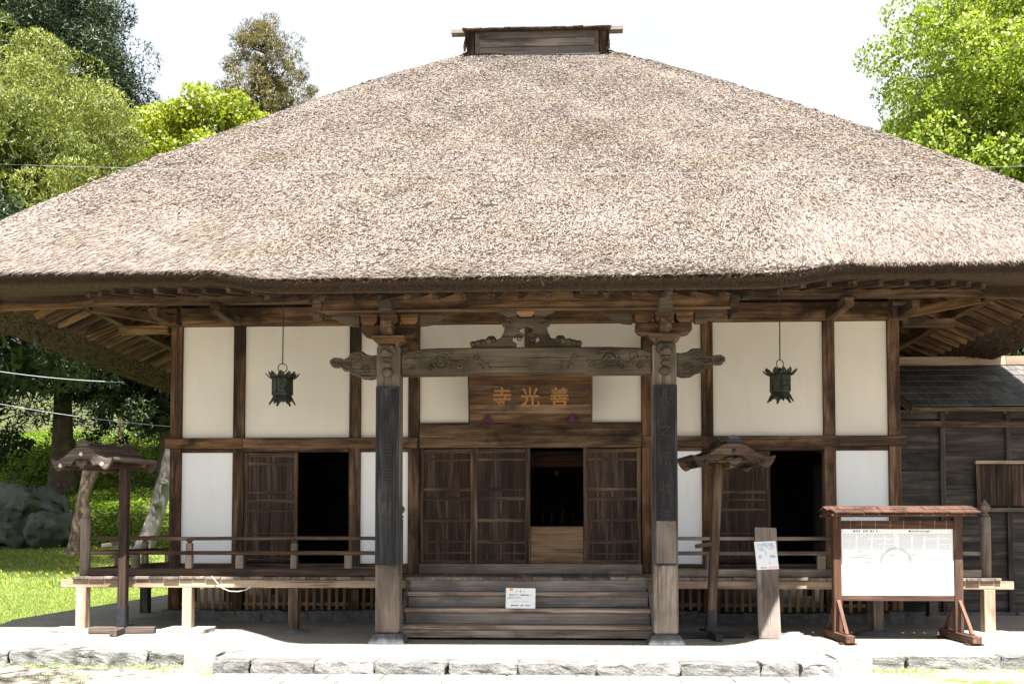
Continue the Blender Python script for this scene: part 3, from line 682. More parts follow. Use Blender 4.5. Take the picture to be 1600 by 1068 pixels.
# ------------------------------------------------------------------ thatched roof
XE, YE, ZL = 9.02, -3.3, 5.17
RX_, RY_, RZ_ = 1.62, 5.9, 12.58
def wk(x): return 1-smooth01((np.abs(x)-2.85)/1.75)
def front_path(u, s01):
    """point on the front slope; u in -1..1, s01 0 eave .. 1 ridge (arrays)"""
    u = np.asarray(u, float); s01 = np.asarray(s01, float)
    x0 = XE*u; w = wk(x0)
    zr = .05*(np.abs(u)**3)
    M0 = np.stack([x0, np.full_like(u, YE), ZL-.02*w+zr], -1); K = np.stack([x0, YE-1.7*w, ZL-.555*w+zr], -1)
    Rg = np.stack([RX_*u, np.full_like(u, RY_), np.full_like(u, RZ_)], -1)
    Lk = np.linalg.norm(K-M0, axis=-1); Lm = np.linalg.norm(M0-Rg, axis=-1); Lt = Lk+Lm
    def at(s):
        tk = np.clip(s/np.maximum(Lk, 1e-6), 0, 1)[..., None]; tm = np.clip((s-Lk)/Lm, 0, 1)
        p = np.where((s < Lk)[..., None], K+(M0-K)*tk, M0+(Rg-M0)*tm[..., None])
        p[..., 2] += 4*tm*(1-tm)*(.33+.8*(tm-.5)**2)
        return p
    s = s01*Lt; d = np.minimum(np.minimum(.8, s), Lt-s)
    p = (at(s-d)+at(s+d)+at(s)*2+at(s-d/2)*1.5+at(s+d/2)*1.5)/7
    p[..., 2] -= .10*np.abs(u)**10+.0*s01
    return p
def side_path(sgn, u, s01):
    """side slope: u -1 front .. 1 back"""
    u = np.asarray(u, float)
    y0 = RY_+(RY_-YE)*u; zr = .05*(np.abs(u)**3)
    E0 = np.stack([np.full_like(u, sgn*XE), y0, ZL+zr], -1); Rg = np.stack([np.full_like(u, sgn*RX_), np.full_like(u, RY_), np.full_like(u, RZ_)], -1)
    t = np.asarray(s01, float); p = E0+(Rg-E0)*t[..., None]
    p[..., 2] += 4*t*(1-t)*(.33+.8*(t-.5)**2)-.10*np.abs(u)**10
    return p
def fix_front(sgnless=None): pass
roof = None
def patch(fn, nu, nv, name, parent, mat):
    U, V_ = np.meshgrid(np.linspace(-1, 1, nu), np.linspace(0, 1, nv)); P = fn(U, V_)
    # gentle sag and unevenness of old thatch
    dz = .03*np.sin(P[..., 0]*1.7+P[..., 1]*.6)*np.sin(P[..., 1]*1.3)+.02*np.sin(P[..., 0]*4.1)*np.cos(P[..., 1]*3.3)
    dz *= np.minimum(1, np.minimum(V_*6, (1-np.abs(U))*8))
    P[..., 2] += dz
    F = [(j*nu+i, j*nu+i+1, (j+1)*nu+i+1, (j+1)*nu+i) for j in range(nv-1) for i in range(nu-1)]
    return P.reshape(-1, 3), F
# assemble thatch surface from four patches in one mesh
V = []; FF = []
def back_path(u, s):
    p = side_like = None
    u = np.asarray(u, float); t = np.asarray(s, float)
    E0 = np.stack([XE*u, np.full_like(u, 2*RY_-YE), np.full_like(u, ZL)], -1); Rg = np.stack([RX_*u, np.full_like(u, RY_), np.full_like(u, RZ_)], -1)
    p = E0+(Rg-E0)*t[..., None]; p[..., 2] += 4*t*(1-t)*(.33+.8*(t-.5)**2)-.10*np.abs(u)**10+.05*np.abs(u)**3; return p
for fn, flip in ((front_path, False), (lambda u, s: side_path(-1, u, s), True), (lambda u, s: side_path(1, u, s), False), (back_path, True)):
    P, F_ = patch(fn, 121, 61, '', None, None); k = len(V); V.extend(P.tolist())
    FF.extend([tuple(k+a for a in (f[::-1] if flip else f)) for f in F_])
roof = meshobj('thatched_roof', V, FF, M['thatch'], hall, smooth=True)

def scatter(fn, n, umin=-1, umax=1, vmin=0, vmax=1, L0=(.05, .12), W0=(.006, .012), lift=.10, tone_fn=None, skew=0., off=.01, name='straw', mat=None, dens=True, flip=1, long=False, parent=roof, clump=True, fall=0, sig=.5):
    # area-weighted sampling: width shrinks towards the ridge
    u = rng.uniform(umin, umax, n); v = rng.uniform(vmin, vmax, n)
    keep = rng.uniform(0, 1, n) < (1-v*(1-RX_/XE)); u = u[keep]; v = v[keep]
    if fall: k = rng.uniform(0, 1, len(u)) > v/fall; u, v = u[k], v[k]
    P = fn(u, v)
    if clump:
        # small horizontal hollows where the reed ends have weathered away; the dark base colour supplies their shade
        aa = P[:, 0] if abs(P[:, 0].max()-P[:, 0].min()) > 9 else P[:, 1]
        bb = v*12.5
        def hol(ca, cb, o, dens):
            ib = np.floor(bb/cb+o+.35*np.sin(aa*2.7+o)).astype(np.int64); ia = np.floor(aa/ca+ib*.37+.5*np.sin(bb*5+o)).astype(np.int64)
            h = ((ia*73856093) ^ (ib*19349663) ^ int(o*83492791)) & 0xffff
            h = ((h*40503+12345) & 0xffff)/65535.
            big = .5+.5*np.sin(aa*1.9+np.sin(bb*1.3+o)*2)*np.sin(bb*2.3+np.sin(aa*1.1)*2)
            return h < dens*(.25+1.3*big)
        pit = hol(.065, .026, 1.3, .05) | hol(.11, .04, 2.7, .018) | hol(.040, .020, 5.1, .06) | hol(.28, .06, 7.9, .006)
        pit &= rng.uniform(0, 1, len(u)) < .96
        g = aa
        u, v, P, g = u[~pit], v[~pit], P[~pit], g[~pit]
    n = len(u)
    Pu = fn(np.clip(u+1e-3, -1, 1), v)-fn(np.clip(u-1e-3, -1, 1), v); Pd = fn(u, np.clip(v-2e-3, 0, 1))-fn(u, np.clip(v+2e-3, 0, 1))
    S = nrm(Pu); D = nrm(Pd); Nn = nrm(np.cross(D, S)); Nn *= np.sign(Nn[:, 2:3])
    dz = .03*np.sin(P[:, 0]*1.7+P[:, 1]*.6)*np.sin(P[:, 1]*1.3)+.02*np.sin(P[:, 0]*4.1)*np.cos(P[:, 1]*3.3)
    P = P.copy(); P[:, 2] += dz*np.minimum(1, np.minimum(v*6, (1-np.abs(u))*8))
    ang = rng.normal(0, sig if not long else .8, n)+(skew(v, P) if callable(skew) else skew)
    DD = nrm(D*np.cos(ang)[:, None]+S*np.sin(ang)[:, None]+Nn*rng.normal(lift, .10, n)[:, None])
    SS = nrm(np.cross(DD, Nn)+Nn*rng.normal(0, .3, n)[:, None])
    Ln = rng.uniform(*L0, n); Ln = Ln*(1+.6*np.clip(1-v*4, 0, 1)**2) if not long else Ln
    Wd = rng.uniform(*W0, n)
    patchy = .5+.5*np.sin(P[:, 0]*3.1+np.sin(P[:, 1]*2.2)*1.5)*np.sin(P[:, 1]*3.7+P[:, 2]*2)
    tone = .16+rng.beta(3.6, 2.6, n)*.68+.08*patchy+.05*np.clip(1-v*5, 0, 1)
    dark = rng.uniform(0, 1, n) < .13; tone[dark] *= .22  # darkened straws stand in for shaded gaps between the reeds
    return P+Nn*off*rng.uniform(-.4, 1.4, n)[:, None]-DD*Ln[:, None]*.5, DD*Ln[:, None], SS*Wd[:, None], tone
sk = lambda v, P: -.40*np.clip(1-v*3.0, 0, 1)-.05
A = [scatter(front_path, 900000, L0=(.028, .065), W0=(.0035, .007), skew=sk), scatter(front_path, 90000, vmin=0, vmax=.15, L0=(.07, .15), W0=(.003, .006), skew=sk, off=.014, fall=.15, sig=.32, clump=False),
     scatter(lambda u, s: side_path(-1, u, s), 60000, W0=(.008, .016), L0=(.07, .16)), scatter(lambda u, s: side_path(1, u, s), 60000, W0=(.008, .016), L0=(.07, .16))]
A = [np.concatenate([a[i] for a in A]) for i in range(4)]
A[2] *= 1.75; A[1] *= 1.2
quads('thatch_straw', *A, M['straw'], roof, 'tri', kind='stuff')
a = scatter(front_path, 420, vmin=.03, L0=(.10, .45), W0=(.002, .004), lift=.05, long=True, off=.05, clump=False)
quads('stray_straw', a[0], a[1], a[2], np.full(len(a[0]), 1.1), M['straw'], roof, kind='stuff')

# eave: cut face and underside, strips running round all four sides
def eave_strip():
    nu = 161; rows = []
    u = np.linspace(-1, 1, nu)
    x = XE*u; w = wk(x)
    lip = front_path(u, np.zeros(nu)); corner = smooth01((np.abs(x)-6.3)/2.5)
    bz = (lip[:, 2]-.14)
    prof = []
    def inner(o_from_edge):  # move inwards in y, contracting x near the corners
        return x*np.clip(1-0*o_from_edge, 0, 1)
    def row(dy, z):
        y = lip[:, 1]+dy; lim = XE-np.maximum(y-YE, 0)   # stay inside the hip line
        xx_ = np.clip(x, -lim, lim)
        return np.stack([xx_, y, z], -1)
    prof.append(row(0, lip[:, 2])); prof.append(row(-.01, lip[:, 2]-.035)); prof.append(row(.05, lip[:, 2]-.09)); prof.append(row(.12, bz+.01)); prof.append(row(.16, bz)); 
    def zu(y):   # soffit height at y, blended towards the side eave near the corners
        main = np.interp(y, [-3.15, -1.07, 0], [5.02, 5.42, 5.66]); koh = np.interp(y, [-4.85, -2.5, -1.07, 0], [4.45, 5.10, 5.42, 5.66])
        side = np.interp(y, [-3.15, -1.8, -1.07, 0], [4.93, 5.04, 5.36, 5.8])
        return (main*(1-w)+koh*w)*(1-corner)+side*corner
    yb = lip[:, 1]+.16
    for t in (.12, .3, .5, .75, 1.0):
        y = yb*(1-t)
        lim = XE-np.maximum(y-YE, 0); xx_ = np.clip(x, -np.maximum(lim, 6.0), np.maximum(lim, 6.0))
        z = zu(y)
        if t == .12: z = np.maximum(zu(y), bz+.03)
        prof.append(np.stack([xx_, y, z], -1))
    n = len(prof); V = np.concatenate(prof); F = [(j*nu+i, (j+1)*nu+i, (j+1)*nu+i+1, j*nu+i+1) for j in range(n-1) for i in range(nu-1)]
    return V.tolist(), F, prof
V, F, eprof = eave_strip()
def side_strip(s):
    nu = 81; y = np.linspace(YE, 2*RY_-YE, nu); u = (y-RY_)/(RY_-YE); lip = side_path(s, u, np.zeros(nu)); out = []
    for dx, z in ((0, lip[:, 2]), (.02, lip[:, 2]-.05), (-.05, lip[:, 2]-.15), (-.14, lip[:, 2]-.235), (-.17, lip[:, 2]-.27)):
        lim = np.clip(XE+dx-RX_, 0, 99); k = (XE+dx-.0)/XE
        yy = RY_+(y-RY_)*np.minimum(1, (XE+dx-1)/(XE-1)+.0); out.append(np.stack([np.full(nu, s*(XE+dx)), yy, z], -1))
    for xo, z in ((8.3, 4.98), (7.85, 5.04), (7.13, 5.36), (6.05, 5.82)):
        d = XE-xo; yy = np.clip(y, YE+d, 2*RY_-YE-d); out.append(np.stack([np.full(nu, s*xo), yy, np.full(nu, z)], -1))
    n = len(out); V = np.concatenate(out); F = [(j*nu+i, (j+1)*nu+i, (j+1)*nu+i+1, j*nu+i+1) for j in range(n-1) for i in range(nu-1)]
    return V.tolist(), ([f[::-1] for f in F] if s < 0 else F)
for s in (-1, 1):
    v_, f_ = side_strip(s); k = len(V); V = V+v_; F = F+[tuple(k+q for q in f) for f in f_]
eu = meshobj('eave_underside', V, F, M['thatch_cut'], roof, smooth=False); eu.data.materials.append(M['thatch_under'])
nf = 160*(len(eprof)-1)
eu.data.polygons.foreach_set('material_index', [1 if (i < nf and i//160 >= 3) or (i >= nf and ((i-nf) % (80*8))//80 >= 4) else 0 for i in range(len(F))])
# bristles on the cut face
def bristles(p0, p1, n, out, L0=(.02, .06)):
    m_ = len(p0)-1; i = rng.integers(0, m_, n); f = rng.uniform(0, 1, n)[:, None]; g = rng.uniform(0, 1, n)[:, None]
    a = p0[i]*(1-f)+p0[i+1]*f; b_ = p1[i]*(1-f)+p1[i+1]*f; P = a*(1-g)+b_*g
    D = nrm(np.array(out)+rng.normal(0, .45, (n, 3))); Ln = rng.uniform(*L0, n)[:, None]
    S = nrm(np.cross(D, rng.normal(0, 1, (n, 3))))*rng.uniform(.004, .009, n)[:, None]
    return P-D*.01, D*Ln, S, rng.beta(1.5, 2.2, n)
Bs = [bristles(eprof[0], eprof[2], 30000, (-.15, -.8, -.55), (.012, .032)), bristles(eprof[2], eprof[4], 26000, (0, -.6, -.8), (.012, .03)), bristles(eprof[4], eprof[5], 5000, (0, -.5, -.5), (.01, .025)), bristles(eprof[0], eprof[1], 9000, (-.4, -.85, -.30), (.03, .08))]
for s in (-1, 1):
    y = np.linspace(YE, 9, 60); lip = side_path(s, (y-RY_)/(RY_-YE), np.zeros(60)); lo = lip.copy(); lo[:, 0] -= s*.16; lo[:, 2] -= .27
    inn = lo.copy(); inn[:, 0] = s*7.9; inn[:, 2] = 5.02; inn[:, 1] = np.maximum(inn[:, 1], YE+1.1)
    Bs += [bristles(lip, lo, 14000, (s*.6, 0, -.7)), bristles(lo, inn, 7000, (-s*.5, -.2, -.25), (.03, .10))]
Bs = [np.concatenate([a[i] for a in Bs]) for i in range(4)]
quads('eave_bristle', *Bs, M['cutstraw'], roof, 'tri', kind='stuff')
# a couple of stray reeds at the eave
for a, b_ in (((-3.97, -3.95, 5.05), (-4.35, -4.05, 4.86)), ((-3.75, -3.95, 5.03), (-4.02, -4.1, 4.9)), ((.25, -5.03, 4.60), (.29, -5.06, 4.49))):
    tube('stray_reed', [a, b_], .0035, M['straw'], roof, n=5)
# rafters
def soffit(x, y):
    i = int(round((x/XE+1)/2*160)); Yp = [r[i][1] for r in eprof[4:]]; Zp = [r[i][2] for r in eprof[4:]]
    return float(np.interp(y, Yp, Zp))
x = -6.75
while x < 6.8:
    inn = 2.7 if abs(x) < 3.6 else 0
    ye = -4.5 if abs(x) < 3.5 else -2.75
    ye = max(ye, -9.0+abs(x)+.4) if abs(x) > 6 else ye
    pts = [-.12, -1.07, -2.5, ye] if ye < -2.6 else [-.12, -1.07, ye]
    for a, b_ in zip(pts[:-1], pts[1:]):
        bar('rafter', (x, a, soffit(x, a)-.055), (x, b_, soffit(x, b_)-.055), .065, .075, 'door' if abs(x) < 3.5 else 'frame', hall, .003)
    x += .355
for s in (-1, 1):
    y = -1.35
    while y < 11.6:
        # beyond the hip the rafters shorten
        bar('rafter', (s*6.16, max(y, -.0) if y > -.2 else y, 5.70) if y > 0 else (s*(6.16+max(0, -y)), y, 5.70-.40*max(0, -y)), (s*7.82, y, 4.985), .07, .09, 'beam', hall, .003)
        y += .36
    for k, y in enumerate((-1.75, -2.15)): bar('rafter', (s*(7.25+.4*k), y+.5, 5.26-.1*k), (s*(7.9+.25*k), y-.1, 4.97), .07, .09, 'beam', hall, .003)
    bar('hip_rafter', (s*6.1, -.1, 5.55), (s*8.2, -2.3, 4.93), .13, .15, 'beam', hall, .006)

# ridge box
rz0 = RZ_-.06
box('ridge_box', -1.40, 1.40, RY_-.35, RY_+.35, rz0-.40, rz0+.40, 'grey', hall, .01)
for k in range(3): box('ridge_board', -1.30, 1.30, RY_-.385-.006*(k%2), RY_-.352, rz0-.17+.19*k, rz0+.005+.19*k, 'step', hall, .006)
box('ridge_flashing', -1.42, 1.42, RY_-.42, RY_-.388, rz0-.21, rz0-.175, M['cable'], hall, .004)
for s in (-1, 1):
    box('ridge_end_board', s*1.42, s*1.58, RY_-.30, RY_+.3, rz0-.35, rz0+.40, 'frame', hall, .006)
    box('ridge_beam_end', s*1.42, s*1.97, RY_-.10, RY_+.10, rz0+.50, rz0+.60, 'grey', hall, .01)
    bar('barge_board', (s*1.62, RY_-.62, rz0-.12), (s*1.62, RY_-.02, rz0+.44), .04, .14, 'frame', hall)
    bar('barge_board', (s*1.62, RY_+.62, rz0-.12), (s*1.62, RY_+.02, rz0+.44), .04, .14, 'frame', hall)
for sy in (-1, 1):
    bar('ridge_roof_deck', (0, RY_+sy*.03, rz0+.50), (0, RY_+sy*.76, rz0+.235), 3.30, .02, 'frame', hall, .003)
    x = -1.66
    while x < 1.65:
        w = random.uniform(.10, .2); w = min(w, 1.67-x); h = random.uniform(-.012, .012)
        bar('ridge_shingle', (x+w/2, RY_+sy*.02, rz0+.53+h*.4), (x+w/2, RY_+sy*(.80+random.uniform(-.015, .015)), rz0+.245+h*.4), w-.004, .03, 'frame', hall, .004); x += w

# ------------------------------------------------------------------ annex on the right
ann = thing('annex_building', 'low dark weatherboarded annex with a grey board roof right of the temple hall', 'building', (0, 0, 0))
YA = 1.5
zs = [.125]
while zs[-1] < 3.70: zs.append(min(3.75, zs[-1]+random.uniform(.30, .335)))
battens = [7.335, 8.49, 9.7, 10.9, 12.1, 13.3]
edges = [6.2]+battens+[14]
for i in range(len(edges)-1):
    for j in range(len(zs)-1):
        a, b_ = edges[i]+.003, edges[i+1]-.003
        if 7.9 < (a+b_)/2 < 8.0 or True:
            if i == 2 and 1.95 < (zs[j]+zs[j+1])/2 < 2.8: pass
        box('weatherboard', a, b_, YA, YA+.03, zs[j]-.01, zs[j+1]+.012, 'annex', ann, .004, rot=(R(2.8), 0, 0))
for x in battens: box('batten', x-.045, x+.045, YA-.06, YA-.02, .14, 3.72, 'annex', ann, .005)
box('wall_plate', 6.2, 14, YA-.07, YA+.05, 3.44, 3.56, 'frame', ann, .005)
sh = box('shutter', 7.98, 9.6, YA-.075, YA-.05, 2.03, 2.78, 'door', ann, .004)
for xa in np.arange(7.98, 9.55, .27): box('plank', xa+.004, xa+.266, YA-.088, YA-.0755, 2.04, 2.77, 'door', sh, .003)
box('shutter_frame', 7.90, 7.975, YA-.10, YA-.045, 1.98, 2.80, 'frame', ann, .004)
box('shutter_frame', 7.88, 9.7, YA-.13, YA-.04, 2.785, 2.84, 'pale', ann, .005)
box('shutter_sill', 7.86, 9.7, YA-.14, YA-.04, 1.93, 2.0, 'grey', ann, .005)
x = 6.2; k = 0
while x < 13.5:
    w = random.uniform(.3, .6); rock('foundation_stone', (w, .3, .2), M['dark_stone'], ann, (x+w/2, YA+.05, -.04), .15, 200+k, sub=2); x += w; k += 1
# roof: rows of grey boards
rr = box('roof_deck', 6.55, 14, 1.9, 1.95, 4.2, 4.25, M['black'], ann, 0)
ya, za, yb, zb = .86, 3.745, 3.0, 4.80
bar('roof_slab', (10.3, ya, za-.03), (10.3, yb, zb-.03), 7.3, .03, 'annex', ann, .003)
nrow = 7
for j in range(nrow):
    x = 6.62-.2*max(0, 0)
    t0, t1 = j/nrow, (j+1.15)/nrow
    while x < 14:
        w = random.uniform(.28, .5)
        y0_, z0_ = ya+(yb-ya)*t0, za+(zb-za)*t0; y1_, z1_ = ya+(yb-ya)*min(t1, 1), za+(zb-za)*min(t1, 1)
        bar('roof_board', (x+w/2, y0_, z0_+.018), (x+w/2, y1_, z1_+.004), w-.006, .016, 'aroof', ann, .003); x += w
box('eave_fascia', 6.62, 14, ya-.02, ya+.01, za-.085, za-.012, 'frame', ann, .004)
bar('barge_board', (6.60, ya-.03, za-.05), (6.60, 1.5, za+.22), .035, .16, 'frame', ann)
for x in np.arange(7.2, 13.8, 1.0): bar('rafter', (x, ya+.02, za-.09), (x, YA+.1, za+.23), .05, .07, 'frame', ann)
box('ridge_board', 6.3, 9.12, 2.93, 3.07, 4.80, 4.97, 'pale', ann, .006)
box('ridge_board', 9.125, 14, 2.93, 3.07, 4.80, 4.97, 'pale', ann, .006)
box('back_wall', 6.2, 14, 4.6, 4.7, -.1, 3.9, 'annex', ann, 0)
bar('back_roof', (10.3, 3.05, 4.80), (10.3, 5.2, 3.7), 7.4, .04, 'annex', ann, .003)

# ------------------------------------------------------------------ name board over the doors
pl = thing('name_board', 'broad wooden name board with three ochre characters hung over the middle doors', 'sign', (.006, -.36, 3.345), rot=(R(12), 0, 0))
kk = 5
for i in range(kk):
    h = .82/kk; box('board_plank', -1.0, 1.0, -.03, .0, i*h+.0008, (i+1)*h-.0008, 'plaque', pl, .002)
box('board_edge', -1.0, 1.0, -.045, -.031, -.002, .030, 'brown', pl, .004)
for x in (-1.005, 1.005): box('board_edge', x-.012, x+.012, -.04, .004, .031, .82, 'brown', pl, .004)
for ch, x in (('寺', -.46), ('光', .0), ('善', .48)):
    text('character', ch, .34, M['gold'], pl, (x, -.037, .42), (R(90), 0, 0), .010, offset=.006, sx=.95)
for x in (-.69, .70):
    t = thing('purple_hanger', 'purple cloth padded hook under the '+('left' if x < 0 else 'right')+' end of the name board', 'hook', (x, -.46, 3.28), group='purple hooks holding the name board')
    prism('cloth', [(-.10, 0), (-.03, .09), (0, .08), (.03, .09), (.10, 0), (.03, .20), (0, .225), (-.03, .20)][::1], -.03, .01, M['purple'], t, (0, 0, 0), .008)
# inscribed boards on the porch columns
for x, body, lab in ((-1.965, '高縁百自貞宮', 'long black inscribed board with faint red carving on the left porch column'), (1.965, '歓之所吐洗', 'long black inscribed board with a worn pale lower end on the right porch column')):
    t = thing('inscribed_board', lab, 'sign', (x, YK-.172, 1.11), group='inscribed boards on the porch columns')
    b_ = put('board', boxmesh((.33, .04, 2.53), wood('black', 'z'), .02), (0, -.02, 1.265), t)
    prism('raised_rim', [(-.165, 0), (-.135, 0), (-.135, 2.50), (.135, 2.50), (.135, 0), (.165, 0), (.165, 2.53), (-.165, 2.53)], -.052, -.041, wood('black', 'z'), t, (0, 0, 0), .004)
    n = len(body)
    for i, ch in enumerate(body):
        text('carved_character', ch, .20, M['carvedmark'], b_, (0, -.043, 2.28-i*(2.0/n)), (R(90), 0, 0), .003, sx=.9)
    if x > 0: box('worn_end', -.15, .15, -.0445, -.041, .03, .62, 'grey', t, .001)

# ------------------------------------------------------------------ hanging lanterns
def lantern(loc, label, rz):
    t = thing('hanging_lantern', label, 'lantern', loc, R(rz), 'bronze lanterns hanging under the eaves')
    n = 6
    def ring(r, z): return [(r*math.cos(2*math.pi*i/n), r*math.sin(2*math.pi*i/n), z) for i in range(n)]
    # body frame and six openwork panels
    V = []; F = []
    for r, z in ((.155, .125), (.165, .14), (.165, .155), (.15, .16), (.15, .36), (.165, .365), (.165, .385), (.13, .40)): V += ring(r, z)
    for j in range(7):
        for i in range(n): F.append((j*n+i, j*n+(i+1) % n, (j+1)*n+(i+1) % n, (j+1)*n+i))
    F.append(tuple(range(n))[::-1]); F.append(tuple(7*n+i for i in range(n)))
    body = meshobj('body', V, F, M['bronze'], t)
    for i in range(n):
        a = 2*math.pi*(i+.5)/n; cx_, cy_ = .134*math.cos(a), .134*math.sin(a)
        p = put('openwork_panel', boxmesh((.012, .118, .17), M['bronze'], .002), (cx_, cy_, .26), t, (0, 0, a))
        for q in range(4):
            d_ = put('rosette', ROS, (cx_+.009*math.cos(a)-(.03 if q % 2 else -.03)*math.sin(a), cy_+.009*math.sin(a)+(.03 if q % 2 else -.03)*math.cos(a), .22+.075*(q//2)), p, (0, 0, a))
        a2 = 2*math.pi*i/n
        tube('corner_bar', [(.155*math.cos(a2), .155*math.sin(a2), .14), (.155*math.cos(a2), .155*math.sin(a2), .385)], .012, M['bronze'], t, n=6)
        # upturned roof petals
        for da, sc_ in ((0, 1), (math.pi/6, .78)):
            aa = a2+da; c, s = math.cos(aa), math.sin(aa); V = []; F = []
            prof = [(.10, .40, .05), (.16, .395, .062), (.20, .41, .058), (.24, .445, .045), (.265, .475, .02)]
            for r, z, w in prof:
                r = .10+(r-.10)*sc_; z += .0 if da == 0 else .012
                for sd_ in (-1, 0, 1):
                    V.append((r*c-sd_*w*s, r*s+sd_*w*c, z+(.016 if sd_ == 0 else 0)))
            m_ = len(V)
            V += [(a_, b2, z-.008) for a_, b2, z in V]
            for j in range(len(prof)-1):
                for q in range(2):
                    k = j*3+q; F += [(k, k+1, k+4, k+3), (m_+k+3, m_+k+4, m_+k+1, m_+k)]
            edge = [0, 1, 2, 5, 8, 11, 14, 13, 12, 9, 6, 3]
            for q in range(12): a_, b2 = edge[q], edge[(q+1) % 12]; F.append((a_, m_+a_, m_+b2, b2))
            meshobj('roof_petal', V, F, M['bronze'], t)
        # flared skirt with cloud feet
        c, s = math.cos(a), math.sin(a)
        pts = [(.09, .14), (.13, .02), (.145, -.01), (.115, -.03), (.095, -.005), (.07, .03), (.03, .055), (0, .035), (-.03, .055), (-.07, .03), (-.095, -.005), (-.115, -.03), (-.145, -.01), (-.13, .02), (-.09, .14)]
        prism('skirt_leaf', [(x_*.82, z_) for x_, z_ in pts], -.005, .005, M['bronze'], t, (.165*c, .165*s, .0), .002, rot=(R(-22), 0, a+math.pi/2))
    lathe('cap', [(.14, .395), (.12, .42), (.06, .445), (.025, .455), (.018, .465), (.035, .48), (.032, .49), (.008, .515)], M['bronze'], t, (0, 0, 0), 12)
    P = [(.07*math.cos(2*math.pi*i/20), 0, .565+.07*math.sin(2*math.pi*i/20)) for i in range(21)]
    tube('ring', P, .0075, M['bronze'], t, n=6)
    return t
bm = bmesh.new(); bmesh.ops.create_icosphere(bm, subdivisions=1, radius=.022); ROS = bpy.data.meshes.new('rosette'); bm.to_mesh(ROS); bm.free(); ROS.materials.append(M['bronze'])
for v in ROS.vertices: v.co.x *= .4
lantern((-3.893, -1.2, 3.60), 'dark bronze hexagonal lantern hanging left of the porch under the eave', 8)
lantern((3.895, -1.2, 3.60), 'greenish bronze hexagonal lantern hanging right of the porch under the eave', 30)
for x, w in ((-3.893, 'left'), (3.895, 'right')):
    tag(tube('lantern_chain', [(x, -1.2, 4.225), (x+.003, -1.2, 4.8), (x, -1.2, 5.43)], .009, M['darkcord'], None, n=6), f'thin dark chain holding the bronze lantern {w} of the porch', 'chain', 'chains of the hanging lanterns')
bell = thing('wind_bell', 'tiny dark green bell hanging under the far left eave corner', 'bell', (-7.98, -1.0, 4.60))
lathe('bell_body', [(.05, 0), (.052, .03), (.05, .17), (.035, .21), (.01, .22)], M['bronze'], bell, (0, 0, 0), 12)
lathe('clapper', [(.01, 0), (.03, .02), (.01, .05)], M['bronze'], bell, (0, 0, -.045), 8)
tube('bell_wire', [(0, 0, .22), (0, 0, .52)], .006, M['darkcord'], bell, n=5)
for x, w in ((-3.20, 'left'), (3.20, 'right')):
    t = thing('eave_lamp', f'small dark green box fixed under the eave {w} of the porch', 'lamp', (x, -2.1, 4.98), group='dark boxes under the eave beside the porch')
    box('housing', -.05, .05, -.06, .06, 0, .20, M['greenbox'], t, .008); box('cap', -.065, .065, -.075, .075, .201, .215, M['greenbox'], t, .004)
    box('bracket', -.02, .02, -.02, .02, .216, .42, M['iron'], t, .003)

